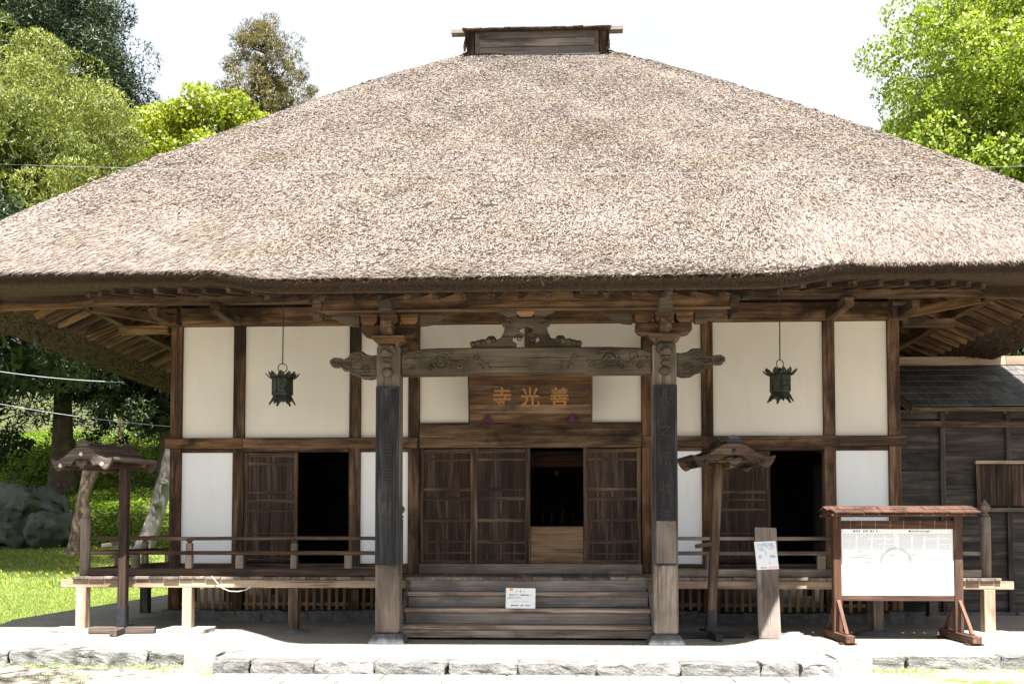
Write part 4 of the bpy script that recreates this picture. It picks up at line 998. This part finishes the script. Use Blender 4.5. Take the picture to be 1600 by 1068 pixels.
# ------------------------------------------------------------------ roofed stands on cross feet
def kara(x):   # curved gable profile
    a = abs(x)/.885
    return float(np.interp(a, [0, .12, .22, .32, .42, .52, .62, .70], [.20, .195, .165, .105, .045, .010, .005, .030]))
def stand(loc, label, roof_rot, lean, kindw, foot_rot, dark=False, sc_=1.0, off=(0, 0)):
    t = thing('roofed_stand', label, 'post', loc, 0, 'roofed posts on cross shaped feet')
    H = 2.60
    lx = lean
    fk = 'black' if dark else 'redgrey'
    for k in range(2):
        a = foot_rot+k*math.pi/2; c, s = math.cos(a)*.5, math.sin(a)*.5
        z = .055
        if k == 0: bar('foot_beam', (-c, -s, z), (c, s, z), .11, .10, fk, t, .012)
        else:
            for q in (-1, 1): bar('foot_beam', (q*c, q*s, z), (q*c*.115, q*s*.115, z), .11, .10, fk, t, .012)
    bar('post', (0, 0, .107), (lx, 0, H), .13, .13, kindw, t, .008)
    for q in (-1, 1):
        bar('iron_strap', (q*.069, 0, .108), (q*.069+lx*.1, 0, .42), .118, .008, M['iron'], t, .002)
    box('iron_strap', -.055+lx*.05, .055+lx*.05, -.075, -.067, .108, .42, M['iron'], t, .002)
    bar('peg_arm', (-.05+lx*.5, -.05, 1.40), (-.30+lx*.5, -.12, 1.36), .035, .06, 'redgrey', t, .006)
    rf = put('roof', None, (lx+off[0], off[1], H+.04), t, (0, 0, roof_rot))
    bpy.data.objects.remove(rf)
    xs = np.linspace(-.62, .62, 43); LN = .44
    V = []; F = []
    for y in (-LN, LN):
        for x in xs: V.append((x, y, kara(x)+.035))
        for x in xs: V.append((x, y, kara(x)))
    n = len(xs)
    for i in range(n-1):
        F += [(i, i+1, 2*n+i+1, 2*n+i), (n+i+1, n+i, 3*n+i, 3*n+i+1), (i+1, i, n+i, n+i+1), (2*n+i, 2*n+i+1, 3*n+i+1, 3*n+i)]
    F += [(0, 2*n, 3*n, n), (n-1, 2*n-1, 4*n-1, 3*n-1)]
    base = Vector((lx+off[0], off[1], H+.03)); rot = (0, 0, roof_rot); mat4 = Matrix.Rotation(roof_rot, 3, 'Z')
    sh = meshobj('curved_roof', V, F, wood('frame' if dark else 'redgrey', 'y'), t, base, rot=rot)
    def loc_(v): return base+mat4@Vector(v)
    for i in range(2, 42, 4):      # battens along the roof
        x = xs[i]; a_ = loc_((x, -LN-.005, kara(x)+.042)); b_ = loc_((x, LN+.005, kara(x)+.042))
        bar('roof_batten', a_, b_, .03, .02, 'frame' if dark else 'redgrey', t, .003)
    for sy in (-1, 1):
        top = [(x, kara(x)+.03) for x in np.linspace(-.62, .62, 29)]
        bot = [(a_*.885, b_) for a_, b_ in [(.66, -.03), (.60, -.10), (.54, -.13), (.47, -.105), (.40, -.05), (.33, -.035), (.28, -.055), (.22, -.005), (.14, .045), (0, .06), (-.14, .045), (-.22, -.005), (-.28, -.055), (-.33, -.035), (-.40, -.05), (-.47, -.105), (-.54, -.13), (-.60, -.10), (-.66, -.03)]]
        gb = prism('gable_board', top+bot, -.02, .02, 'frame' if dark else 'redgrey', t, loc_((0, sy*(LN+.022), 0)), .006, rot=rot)
        prism('pendant', [(0, -.14), (.10, -.07), (.12, -.02), (.06, -.01), (0, -.03), (-.06, -.01), (-.12, -.02), (-.10, -.07)], -.015, .015, 'frame' if dark else 'redgrey', t, loc_((0, sy*(LN+.03), .035)), .006, rot=rot)
        for bx2, bz in ((0, .12), (-.42, -.045), (.42, -.045)):
            q = lathe('boss', [(.034, 0), (.03, .012), (.015, .02)], M['boss' if not dark else 'iron'], t, loc_((bx2, sy*(LN+.042), bz)), 12, rot=(R(90) if sy < 0 else R(-90), 0, roof_rot))
    bar('ridge', loc_((0, -LN-.02, .265)), loc_((0, LN+.02, .265)), .09, .06, 'frame' if dark else 'redgrey', t, .01)
    for sy in (-1, 1):
        prism('ridge_ornament', [(-.10, 0), (.10, 0), (.12, .04), (.09, .06), (.08, .09), (.03, .115), (-.03, .115), (-.08, .09), (-.09, .06), (-.12, .04)], -.025, .025, 'redgrey' if not dark else 'black', t, loc_((0, sy*(LN-.0), .232)), .006, rot=rot)
    for y in (-.34, .34): bar('cross_beam', loc_((-.48, y, -.01)), loc_((.48, y, -.01)), .07, .07, 'frame', t, .006)
    for x in (-.40, .40): bar('side_beam', loc_((x, -.44, -.06)), loc_((x, .44, -.06)), .06, .06, 'frame', t, .006)
    bar('bracket_beam', loc_((0, -.42, -.08)), loc_((0, .42, -.08)), .09, .09, 'frame', t, .006)
    return t
stand((-6.31, -1.42, .0), 'weathered roofed post with pale bosses on a brown cross foot at the left veranda corner', R(-21), .0, 'door', R(8), off=(-.26, -.12))
stand((2.72, -1.72, .0), 'dark leaning roofed post on a black cross foot right of the porch column', R(7), .13, 'frame', R(6), True, off=(.10, 0))

# ------------------------------------------------------------------ information board
ib = thing('information_board', 'reddish brown roofed wooden information board with a white map panel', 'notice board', (5.38, -1.95, 0))
for s in (-1, 1):
    x = s*.865
    box('post', x-.06, x+.06, -.06, .06, .10, 1.80, 'red', ib, .006)
    bar('foot', (x, -.66, .08), (x, .60, .08), .13, .11, 'red', ib, .012)
    box('foot_pad', x-.11, x+.11, -.60, -.45, .0, .024, 'red', ib, .004); box('foot_pad', x-.11, x+.11, .40, .55, .0, .024, 'red', ib, .004)
    for sy in (-1, 1): bar('brace', (x, sy*.50, .13), (x, sy*.065, .58), .05, .05, 'red', ib, .005)
box('top_rail', -.804, .804, -.04, .04, 1.62, 1.74, 'red', ib, .006)
box('bottom_rail', -.804, .804, -.04, .04, .575, .655, 'red', ib, .006)
pn = box('panel', -.802, .802, -.025, .015, .657, 1.618, M['white'], ib, .003)
text('lettering', '■ 史 跡　有 珠　善 光 寺', .030, M['ink'], pn, (-.45, -.027, 1.585), ext=.0008, spacing=1.05)
text('lettering', '■ Usu Zenkoji Temple', .032, M['ink'], pn, (.32, -.027, 1.585), ext=.0008)
for c0, c1 in ((-.77, -.03), (.01, .77)):
    z = 1.545
    k = 0
    while z > 1.33:
        x = c0; wend = c1-(random.uniform(.05, .4) if k % 5 == 4 else 0)
        V = []; F = []
        while x < wend-.02:
            w = random.uniform(.012, .05); q = len(V)
            V += [(x, 0, -.0035), (min(x+w, wend), 0, -.0035), (min(x+w, wend), 0, .0035), (x, 0, .0035)]; F.append((q, q+1, q+2, q+3)); x += w+.007
        meshobj('print_line', V, F, M['greyink'], pn, (0, -.0262, z)); z -= .0165; k += 1
def ringmesh(name, r0, r1, a0, a1, mat, parent, pos, n=40):
    V = []; F = []
    for i in range(n+1):
        a = a0+(a1-a0)*i/n; V += [(r0*math.cos(a), 0, r0*math.sin(a)), (r1*math.cos(a), 0, r1*math.sin(a))]
    for i in range(n): F.append((2*i, 2*i+2, 2*i+3, 2*i+1))
    return meshobj(name, V, F, mat, parent, pos)
ringmesh('map_ring', .20, .235, 0, 2*math.pi, M['faintink'], pn, (-.02, -.0265, 1.12))
ringmesh('map_ring', .10, .104, 0, 2*math.pi, M['faintink'], pn, (-.02, -.0265, 1.12))
for i in range(26):
    w, h = random.uniform(.03, .12), random.uniform(.004, .02); x, z = random.uniform(-.7, .7), random.uniform(.75, 1.30)
    meshobj('map_mark', [(-w/2, 0, -h/2), (w/2, 0, -h/2), (w/2, 0, h/2), (-w/2, 0, h/2)], [(0, 1, 2, 3)], M['faintink'], pn, (x, -.0268-.0002*(i % 5), z))
# its roof: plank rows each side of a ridge
bar('roof_ridge', (-1.02, 0, 1.935), (1.02, 0, 1.935), .08, .04, 'red', ib, .006)
for sy in (-1, 1):
    for j, (t0, t1) in enumerate(((0, .52), (.46, 1.0))):
        x = -1.06+(.07 if j else 0)
        while x < 1.02:
            w = random.uniform(.16, .24); w = min(w, 1.07-x); dz = random.uniform(-.004, .012)+(.014 if j == 0 else 0)
            bar('roof_shingle', (x+w/2, sy*(.02+.38*t0), 1.925-.075*t0+dz*.6), (x+w/2, sy*(.02+.38*t1), 1.925-.075*t1+dz*.6), w-.006, .020, 'red', ib, .003); x += w
    for x in (-.95, .95): bar('roof_bearer', (x, sy*.02, 1.89), (x, sy*.36, 1.82), .05, .05, 'red', ib, .005)
    bar('eave_rail', (-1.02, sy*.33, 1.815), (1.02, sy*.33, 1.815), .04, .035, 'red', ib, .005)

# leaning plank with a pastel poster
lp = thing('leaning_plank', 'grey weathered plank leaning on the veranda railing right of the porch', 'plank', (3.57, -1.80, .0), rot=(R(-17.6), R(2.0), R(0)))
box('plank', -.165, .165, -.02, .02, 0, 1.72, 'grey', lp, .006); 
po = thing('poster', 'small pastel blue and pink paper poster pinned to the leaning plank', 'poster', (3.61, -1.486, .985), rot=(R(-17.6), R(-2.5), 0))
sheet = box('paper', -.155, .17, -.030, -.0275, .02, .46, M['white'], po, 0)
PC = {'a': (.58, .74, .86), 'b': (.66, .62, .82), 'c': (.84, .70, .78), 'd': (.30, .42, .62), 'e': (.86, .50, .55)}
for k_, c in PC.items(): M['p'+k_] = plain('poster_print_'+k_, c, .6, 0, .25, 25)
def disc(cx_, cz_, rx, rz_, m_, k):
    V = [(rx*math.cos(2*math.pi*i/18), 0, rz_*math.sin(2*math.pi*i/18)) for i in range(18)]
    meshobj('printed_shape', V, [tuple(range(18))], M[m_], sheet, (cx_, -.0308-.0003*k, cz_))
for k, (x, z, a, b_, m_) in enumerate(((.0, .40, .13, .04, 'pa'), (-.07, .37, .05, .04, 'pc'), (.09, .38, .055, .055, 'pb'), (-.05, .33, .045, .025, 'pa'), (.08, .33, .035, .012, 'pc'), (-.085, .22, .035, .03, 'pb'), (.10, .22, .045, .028, 'pa'), (.10, .215, .042, .010, 'pd'), (.0, .27, .015, .05, 'pc'), (.04, .12, .008, .02, 'pe'))): disc(x, z, a, b_, m_, k)
for k, (x0, x1) in enumerate(((-.10, -.01), (.02, .15))): meshobj('printed_band', [(x0, 0, .035), (x1, 0, .035), (x1, 0, .06), (x0, 0, .06)], [(0, 1, 2, 3)], M['pe'], sheet, (0, -.031, 0))

# notice on the steps
no = thing('step_notice', 'small white notice with an orange tab standing on the middle wooden step', 'notice', (-.108, -1.74, .432), rot=(R(-8), R(.6), 0))
cardm = box('card', -.222, .222, -.004, .004, 0, .305, M['white'], no, .002)
for body, size, z, ax_, m_ in (('お', .026, .255, -.06, 'ink'), ('願', .026, .255, 0, 'ink'), ('い', .026, .255, .06, 'ink'), ('境内の下で、お履物を脱いで', .0265, .198, .0, 'ink'), ('おあがりください', .0265, .158, -.09, 'ink'), ('Take off your shoes please', .021, .105, .0, 'greyink'), ('国指定史跡', .022, .045, -.09, 'ink'), ('有珠', .022, .045, .02, 'ink'), ('善光寺', .022, .045, .11, 'ink')):
    text('lettering', body, size, M[m_], cardm, (ax_, -.0055, z), ext=.0006, offset=.0003)
box('orange_tab', -.165, -.118, -.0062, -.0048, .262, .31, M['orange'], cardm, 0)

# loose cord on the veranda edge and cables
P = [(-4.98, -1.23, .885), (-4.90, -1.25, .80), (-4.80, -1.26, .70), (-4.68, -1.26, .65), (-4.55, -1.25, .645), (-4.43, -1.24, .67), (-4.36, -1.22, .72)]
tag(tube('loose_cord', P, .007, M['rope'], None, n=6), 'white cord drooping from the left veranda edge', 'cord')
def cat(a, b, sag, n=20): return [tuple(Vector(a).lerp(Vector(b), i/n)-Vector((0, 0, sag*4*(i/n)*(1-i/n)))) for i in range(n+1)]
tag(tube('power_cable', cat((-14.5, 4, 5.65), (-8.66, 3.9, 4.72), .18), .008, M['cable'], None, n=6), 'pale power cable ending at the left eave, upper one of two', 'cable', 'pale cables left of the hall')
tag(tube('power_cable', cat((-16.0, 6.0, 5.4), (-6.1, 1.5, 4.0-.52), .22), .006, M['cable'], None, n=6), 'pale power cable meeting the hall corner post, lower one of two', 'cable', 'pale cables left of the hall')
tag(tube('overhead_wire', cat((-14, -7.2, 5.95), (14, -6.8, 5.6), .62, 40), .0015, M['cable'], None, n=5), 'hair thin wire crossing in front of the whole thatched roof', 'wire')

# ------------------------------------------------------------------ rocks and trunks on the left
def at_g(x, y, dz=0): return (x, y, float(ground_z(x, y))+dz)
bd = thing('boulder', 'huge grey mossy boulder on the lawn at the left edge', 'rock', at_g(-23.2, 27.0, -.35))
rock('boulder_block', (4.3, 3, 2.9), M['rock'], bd, (-.3, 0, 0), .22, 3, box_like=False)
rock('boulder_block', (2.2, 2.2, 1.9), M['rock'], bd, (1.45, -.6, 0), .20, 8, box_like=False)
rock('boulder_block', (2.6, 2.4, 2.5), M['rock'], bd, (-2.3, -.5, 0), .2, 12, box_like=False)
tag(rock('small_stone', (1.1, .8, .7), M['rock'], None, at_g(-16.0, 21.0, -.2), .2, 22, box_like=False), 'small grey stone in the grass behind the veranda corner', 'rock')

def trunk_pts(a, b, bend=.3, n=10, seed=0):
    r_ = random.Random(seed); a = Vector(a); b = Vector(b); out = []
    for i in range(n+1):
        t = i/n; p = a.lerp(b, t); w = math.sin(t*math.pi)*bend
        out.append(p+Vector((w*math.sin(seed+t*3), w*math.cos(seed*2+t*4), 0))+Vector((r_.uniform(-.02, .02), r_.uniform(-.02, .02), 0)))
    return out
def trunk(name, pts, r0, r1, mat, parent, flare=1.5, nn=14, pos=(0, 0, 0)):
    n = len(pts); V = []; F = []
    for i, p in enumerate(pts):
        t = i/(n-1); r = r0+(r1-r0)*t; r *= 1+(flare-1)*max(0, 1-t*n/1.6)
        for k in range(nn):
            a = 2*math.pi*k/nn; rr = r*(1+.12*math.sin(3*a+i*.5)+.08*math.sin(7*a-i*.9)); V.append((p[0]+rr*math.cos(a), p[1]+rr*math.sin(a), p[2]))
    for i in range(n-1):
        for k in range(nn): F.append((i*nn+k, i*nn+(k+1) % nn, (i+1)*nn+(k+1) % nn, (i+1)*nn+k))
    F.append(tuple((n-1)*nn+k for k in range(nn)))
    return meshobj(name, V, F, mat, parent, pos, smooth=True)
t = thing('twin_trunk_tree', 'brown double trunk leaning right on the lawn beside the boulder', 'tree', at_g(-18.5, 22.0, -.05))
trunk('trunk', trunk_pts((0, 0, 0), (.55, .3, 4.1), .08, 12, 1), .28, .19, M['bark'], t, 1.3)
trunk('trunk', trunk_pts((.18, .1, .9), (1.0, .1, 4.3), .12, 12, 4), .22, .17, M['bark'], t, 1.0)
t = thing('leaning_tree', 'grey knotted trunk leaning right behind the corner of the hall', 'tree', at_g(-17.0, 25.0, -.05))
trunk('trunk', trunk_pts((0, 0, 0), (1.7, .5, 6.0), .22, 14, 2), .36, .24, M['greybark'], t, 1.2)
for h, a in ((.45, 2), (.62, .4), (.3, 4.4)):
    rock('burl', (.36, .36, .3), M['greybark'], t, (1.7*h+.12*math.cos(a)+.2, .5*h-.2, 6.0*h), .2, int(a*3), box_like=False)

# foliage clouds
def leaves(centres, radii, per, L0, W0, up=.2, droop=0., outward=.6, shell=.35):
    C = np.repeat(centres, per, 0); Rr = np.repeat(radii, per)[:, None]; n = len(C)
    d = nrm(rng.normal(0, 1, (n, 3))); r = rng.uniform(shell, 1, (n, 1))**.6
    P = C+d*Rr*r*np.array([1, 1, .75])
    D = nrm(d*outward+rng.normal(0, .45, (n, 3))+np.array([0, 0, up-droop])); Ln = rng.uniform(*L0, n)[:, None]
    D = nrm(D-.55*d*np.sum(D*d, 1, keepdims=True))*1.0
    S = nrm(np.cross(D, d+rng.normal(0, .42, (n, 3))+np.array([0, 0, .25])))*rng.uniform(*W0, n)[:, None]
    tone = np.repeat(rng.uniform(.2, .8, len(centres)), per)*.45+rng.uniform(0, .55, n)
    return P, D*Ln, S, tone
def cone_clumps(n, z0, z1, rad, rfun, r=(.5, .9), inner=.72):
    t = rng.uniform(0, 1, n)**.8; a = rng.uniform(0, 2*math.pi, n); rr = np.array([rfun(x) for x in t])*rad
    q = rng.uniform(inner, 1.0, n)
    c = np.stack([np.cos(a)*rr*q, np.sin(a)*rr*q, z0+(z1-z0)*t], -1)
    c += rng.normal(0, .18, c.shape); return c, rng.uniform(*r, n)
def conifer(name, label, x, y, H, z0, rad, mat, nclump, per, L0, W0, rfun, r=(.5, .9), tr=.35, up=.3, group=None, core=26, bark='bark', shell=.35):
    gz = float(ground_z(x, y)); t = thing(name, label, 'tree', (x, y, gz), group=group)
    trunk('trunk', [(0, 0, z) for z in np.linspace(-.3, H*.97, 14)], tr, .06, M[bark], t, 1.6)
    c, rr = cone_clumps(nclump, z0, H, rad, rfun, r)
    c2, rr2 = cone_clumps(nclump//4, z0, H*.93, rad*.55, rfun, r, .3); c = np.concatenate([c, c2]); rr = np.concatenate([rr, rr2])
    A = leaves(c, rr, per, L0, W0, up, shell=shell); c3, rr3 = cone_clumps(nclump, z0, H*.9, rad*.62, rfun, (.7, 1.1), .3); c3[:, 2] = np.clip(c3[:, 2], z0+.4, None)
    k_ = W0[1]/.05; B3 = leaves(c3, rr3, core, (.45*k_**.4, .8*k_**.4), (.09*k_**.4, .17*k_**.4), up); B3 = (*B3[:3], B3[3]*.4); A = [np.concatenate([a, b2]) for a, b2 in zip(A, B3)]
    quads('crown', *A, M[mat], t, 'tri')
    # limbs
    idx = rng.choice(len(c), min(26, len(c)), replace=False); k = 0
    for i in idx:
        p = c[i]; zb_ = max(z0*.8, p[2]-.25*math.hypot(p[0], p[1])); tube('limb', [(0, 0, zb_), tuple(Vector((p[0]*.5, p[1]*.5, (zb_+p[2])/2-.1))), tuple(p)], .05, M[bark], t, radii=[.09, .06, .025], n=5)
    return t
cedarR = lambda t: float(np.interp(t, [0, .12, .35, .6, .85, 1], [.80, 1, .96, .80, .45, .1]))
conifer('cedar_tree', 'sunlit yellow green cedar with billowing crown at the upper left', -21.4, 20, 19.3, 7.6, 6.4, 'cedar', 240, 800, (.09, .19), (.015, .027), lambda t: float(np.interp(t, [0, .2, .55, .8, 1], [.75, .9, 1.0, .82, .35])), (.75, 1.35), .5, .45, shell=.82)
conifer('cedar_tree', 'tall dark green cedar rising out of the top left corner', -27.6, 31, 33, 13, 8.3, 'darkcedar', 380, 430, (.16, .34), (.024, .042), cedarR, (.8, 1.5), .6, .1, shell=.7)
conifer('cedar_tree', 'dark cedar with grey ribbed trunk behind the boulder', -26.0, 36.0, 22, 5.2, 5.2, 'darkcedar', 260, 170, (.2, .42), (.03, .05), cedarR, (.6, 1.1), .55, -.05)
conifer('cedar_tree', 'dark drooping cedar between the boulder and the hall', -20.5, 36.5, 20, 3.4, 5.4, 'darkcedar', 320, 170, (.2, .42), (.03, .05), cedarR, (.6, 1.1), .42, -.1)
conifer('cedar_tree', 'dark cedar standing closest behind the left hall corner', -14.8, 40.0, 20, 3.2, 5.4, 'darkcedar', 260, 160, (.2, .42), (.03, .05), cedarR, (.6, 1.1), .35, -.1)
conifer('cedar_tree', 'dark cedar at the left picture edge under the eave', -30.5, 33.0, 22, 4.5, 5.5, 'darkcedar', 260, 150, (.2, .42), (.03, .055), cedarR, (.6, 1.2), .5, -.1)
conifer('cedar_tree', 'dark cedar farthest up the bank, behind the two near the hall', -18.6, 50.0, 22, 2.0, 7.0, 'darkcedar', 260, 150, (.25, .5), (.04, .07), cedarR, (.8, 1.4), .4, -.1)
conifer('cedar_tree', 'dark cedar overhanging the lawn close beside the left eave', -17.8, 13.5, 11.6, 6.2, 4.7, 'darkcedar', 150, 260, (.12, .26), (.018, .032), cedarR, (.6, 1.0), .4, -.1)
conifer('brown_conifer', 'thin topped brownish conifer standing above the left roof slope', -14.3, 33, 24.6, 12, 3.0, 'browncon', 230, 170, (.12, .26), (.014, .026), lambda t: float(np.interp(t, [0, .5, .75, .9, 1], [1, 1, .78, .50, .12])), (.28, .55), .16, .25, core=4, shell=.6)
def broad(name, label, x, y, cz, rx, rz, mat, nclump, per, L0, W0, bark='greybark', r=(.5, .95), group=None, tr=.3, seed=0, shell=.35, core=0):
    gz = float(ground_z(x, y)); t = thing(name, label, 'tree', (x, y, gz), group=group); cz -= gz
    trunk('trunk', trunk_pts((0, 0, -.3), (.3, .2, cz-rz*.35), .3, 12, seed), tr, tr*.6, M[bark], t, 1.5)
    n = nclump; d = nrm(rng.normal(0, 1, (n, 3))); q = rng.uniform(.35, 1, n)**.55
    c = d*q[:, None]*np.array([rx, rx, rz])*(1+.14*np.sin(d[:, :1]*5+d[:, 2:]*7+seed))+np.array([0, 0, cz])
    A = leaves(c, rng.uniform(*r, n), per, L0, W0, .1, shell=shell); quads('crown', *A, M[mat], t, 'leaf')
    d2 = nrm(rng.normal(0, 1, (n, 3))); c2 = d2*rng.uniform(.1, .72, (n, 1))*np.array([rx, rx, rz])+np.array([0, 0, cz])
    if core: quads('inner_foliage', *leaves(c2, rng.uniform(*r, n), core, (.3, .5), (.09, .16), .1), M[mat], t, 'leaf')
    idx = rng.choice(n, 34, replace=False); top = Vector((.3, .2, cz-rz*.4))
    for i in idx:
        p = Vector(c[i]); m1 = top.lerp(p, .4)+Vector((0, 0, -.15*rz)); m2 = top.lerp(p, .75)+Vector((0, 0, -.05*rz))
        tube('limb', [tuple(top), tuple(m1), tuple(m2), tuple(p)], .05, M[bark], t, radii=[.13, .085, .05, .02], n=5)
    return t
broad('maple_tree', 'yellow green leafy tree glowing behind the left roof slope', -15.9, 29.5, 18.7, 3.6, 3.1, 'maple', 190, 230, (.12, .24), (.05, .09), seed=1)
broad('maple_tree', 'yellow green treetop just showing over the roof beside the brown conifer', -10.0, 31, 19.4, 3.0, 2.6, 'maple', 90, 150, (.12, .24), (.05, .09), seed=5)
broad('zelkova_tree', 'bright fresh green tree filling the sky right of the roof', 20.6, 24.5, 17.9, 7.1, 7.4, 'zelkova', 600, 270, (.11, .21), (.038, .07), r=(.6, 1.15), seed=2, shell=.6, core=30, tr=.45)
conifer('cedar_tree', 'dark cedar glimpsed under the right eave behind the annex', 19.0, 26.0, 14, 5, 5.0, 'darkcedar', 160, 110, (.2, .42), (.03, .055), cedarR, (.6, 1.1), .4, -.1)
broad('maple_tree', 'leafy tree before the temple whose shade dapples the left stone edging', -6.6, -11.2, 10.6, 2.5, 1.5, 'zelkova', 46, 60, (.10, .18), (.04, .07), seed=9, tr=.16)
# understory shrubs
for i, (x, y, s, m_, lb) in enumerate(((-28.0, 40, 2.6, 'under', 'pale green shrub under the cedars far left'), (-33, 42, 3.0, 'darkcedar', 'dark shrub behind the boulder at the left edge'), (-14.4, 29.5, 1.6, 'under', 'bright green shrub beside the hall corner post'),
        (-16.8, 44, 3.2, 'under', 'tall green shrub up the bank behind the leaning trunk'), (-22, 46, 3.4, 'darkcedar', 'dark shrub high on the bank between the cedars'), (-11.5, 44, 3.6, 'darkcedar', 'dark shrub high on the bank nearest the hall'), (-28.0, 48, 4.2, 'darkcedar', 'dark shrub highest on the bank at far left'))):
    t = thing('shrub', lb, 'shrub', at_g(x, y)); n = 50
    d = nrm(rng.normal(0, 1, (n, 3))); d[:, 2] = np.abs(d[:, 2]); c = d*rng.uniform(.4, 1, (n, 1))*np.array([s, s, s*.9])
    quads('foliage', *leaves(c, rng.uniform(.35, .7, n), 110, (.12, .28), (.04, .08), .1), M[m_], t, 'leaf')
    for k in range(5): tube('stem', [(0, 0, -.1), (random.uniform(-.3, .3)*s, random.uniform(-.3, .3)*s, s*.8)], .04, M['bark'], t, n=5)

# ------------------------------------------------------------------ ground cover
def blades(n, xr, yr, h, w, accept=None, tone0=0, lean=.45, name='grass', mat='grass', shape='leaf', clus=0):
    x = rng.uniform(*xr, n); y = rng.uniform(*yr, n)
    if accept is not None: k = accept(x, y); x, y = x[k], y[k]
    n = len(x); P = np.stack([x, y, ground_z(x, y)-.01], -1)
    D = nrm(np.stack([rng.normal(0, lean, n), rng.normal(0, lean, n), np.ones(n)], -1))*rng.uniform(*h, n)[:, None]
    S = nrm(np.cross(D, rng.normal(0, 1, (n, 3))))*rng.uniform(*w, n)[:, None]
    return P, D, S, np.clip(rng.uniform(0, 1, n)+tone0, 0, 1.2)
def cat4(*A): return [np.concatenate([a[i] for a in A]) for i in range(4)]
lawn = cat4(blades(90000, (-22, -8.85), (-3, 10), (.03, .09), (.004, .010), lambda x, y: x > -9-(y+17)*.62-2),
            blades(60000, (-28, -9), (10, 28), (.05, .14), (.008, .018)),
            blades(9000, (-10, -6.5), (-3.2, -2.9), (.04, .12), (.004, .008), lambda x, y: x < -8.8))
tag(quads('grass', *lawn, M['grass'], None, 'tri', kind='stuff'), 'short sunlit lawn grass left of the hall', 'grass')
def patchy(x, y): return (np.sin(x*2.1+1)*np.cos(y*3.7)+.5*np.sin(x*5.3+y*4)) > .25
frontg = cat4(blades(9000, (-9, -3.9), (-6.5, -3.72), (.02, .07), (.003, .007), lambda x, y: patchy(x, y) | (y > -3.95) & (rng.uniform(0, 1, len(x)) < .6)),
              blades(5000, (4.1, 11), (-6.5, -3.75), (.02, .06), (.003, .007), lambda x, y: patchy(x, y) | (y > -4.0) & (np.sin(x*3) > 0)),
              blades(900, (-3.9, 3.9), (-4.72, -4.64), (.01, .04), (.003, .006), lambda x, y: np.sin(x*5) > .2))
tag(quads('weeds', *frontg, M['grass'], None, 'tri', kind='stuff'), 'thin tufts of weeds along the foot of the stone edging', 'weeds')
# small gravel at the foot of the edging
n = 9000; x = rng.uniform(-9, 11, n); y = rng.uniform(-5.2, -3.75, n); k = (np.abs(x) > 3.9) & ((y > -4.35) | (rng.uniform(0, 1, n) < .25)); x, y = x[k], y[k]; n = len(x)
P = np.stack([x, y, ground_z(x, y)], -1); V = []; F = []
base = np.array([(1, 0, 0), (-.5, .87, 0), (-.5, -.87, 0), (.1, 0, .8)])
sc3 = rng.uniform(.006, .022, (n, 1, 1)); ang = rng.uniform(0, 6.28, n); ca, sa = np.cos(ang), np.sin(ang)
B = base[None]*sc3; Bx = B[..., 0]*ca[:, None]-B[..., 1]*sa[:, None]; By = B[..., 0]*sa[:, None]+B[..., 1]*ca[:, None]
VV = np.stack([Bx+P[:, :1], By+P[:, 1:2], B[..., 2]+P[:, 2:]], -1).reshape(-1, 3)
FF_ = (np.arange(n)[:, None, None]*4+np.array([(0, 1, 3), (1, 2, 3), (2, 0, 3)])[None]).reshape(-1, 3)
tag(meshobj('gravel', VV.tolist(), FF_.tolist(), M['curbpale'], None, kind='stuff'), 'loose grey gravel below the stone edging', 'gravel')
# bank of broad leaved ground cover
def bank(n, xr, yr, acc=None):
    x = rng.uniform(*xr, n); y = rng.uniform(*yr, n)
    if acc is not None: k = acc(x, y); x, y = x[k], y[k]
    n = len(x); h = .12+.35*(.5+.5*np.sin(x*1.3+np.sin(y)*2)*np.cos(y*1.1))
    P = np.stack([x, y, ground_z(x, y)+rng.uniform(0, 1, n)*h], -1)
    D = nrm(rng.normal(0, 1, (n, 3))*np.array([1, 1, .5])+np.array([0, -.2, .25]))*rng.uniform(.09, .22, n)[:, None]
    S = nrm(np.cross(D, np.array([0, .3, 1])+rng.normal(0, .35, (n, 3))))*rng.uniform(.035, .08, n)[:, None]
    return P, D, S, rng.uniform(.1, 1, n)
bk = bank(150000, (-40, -6), (26.5, 52), lambda x, y: (x < -8) & (x > -8-(y+17)*.62) & (rng.uniform(0, 1, len(x)) < .9-.5*(np.sin(x*.8+y*.5) > .3)*(y > 27)))
tag(quads('ground_cover', *bk, M['under'], None, 'leaf', kind='stuff'), 'bright green leafy plants covering the bank behind the lawn', 'plants')
# dandelions
n = 420; x = rng.uniform(-24, -9, n); y = rng.uniform(9, 26, n); k = np.sin(x*1.2)*np.cos(y*.8) > -.2; x, y = x[k], y[k]; n = len(x)
P = np.stack([x, y, ground_z(x, y)+.13], -1); D = np.tile(np.array([[0, -.02, .06]]), (n, 1)); S = np.tile(np.array([[.035, 0, 0]]), (n, 1))
P2 = P.copy(); D2 = np.tile(np.array([[0, .06, .01]]), (n, 1))
tag(quads('dandelions', np.concatenate([P, P2]), np.concatenate([D, D2]), np.concatenate([S, S]), np.ones(2*n), M['yellow'], None, 'leaf', kind='stuff'), 'yellow dandelions scattered over the shaded lawn', 'flowers')
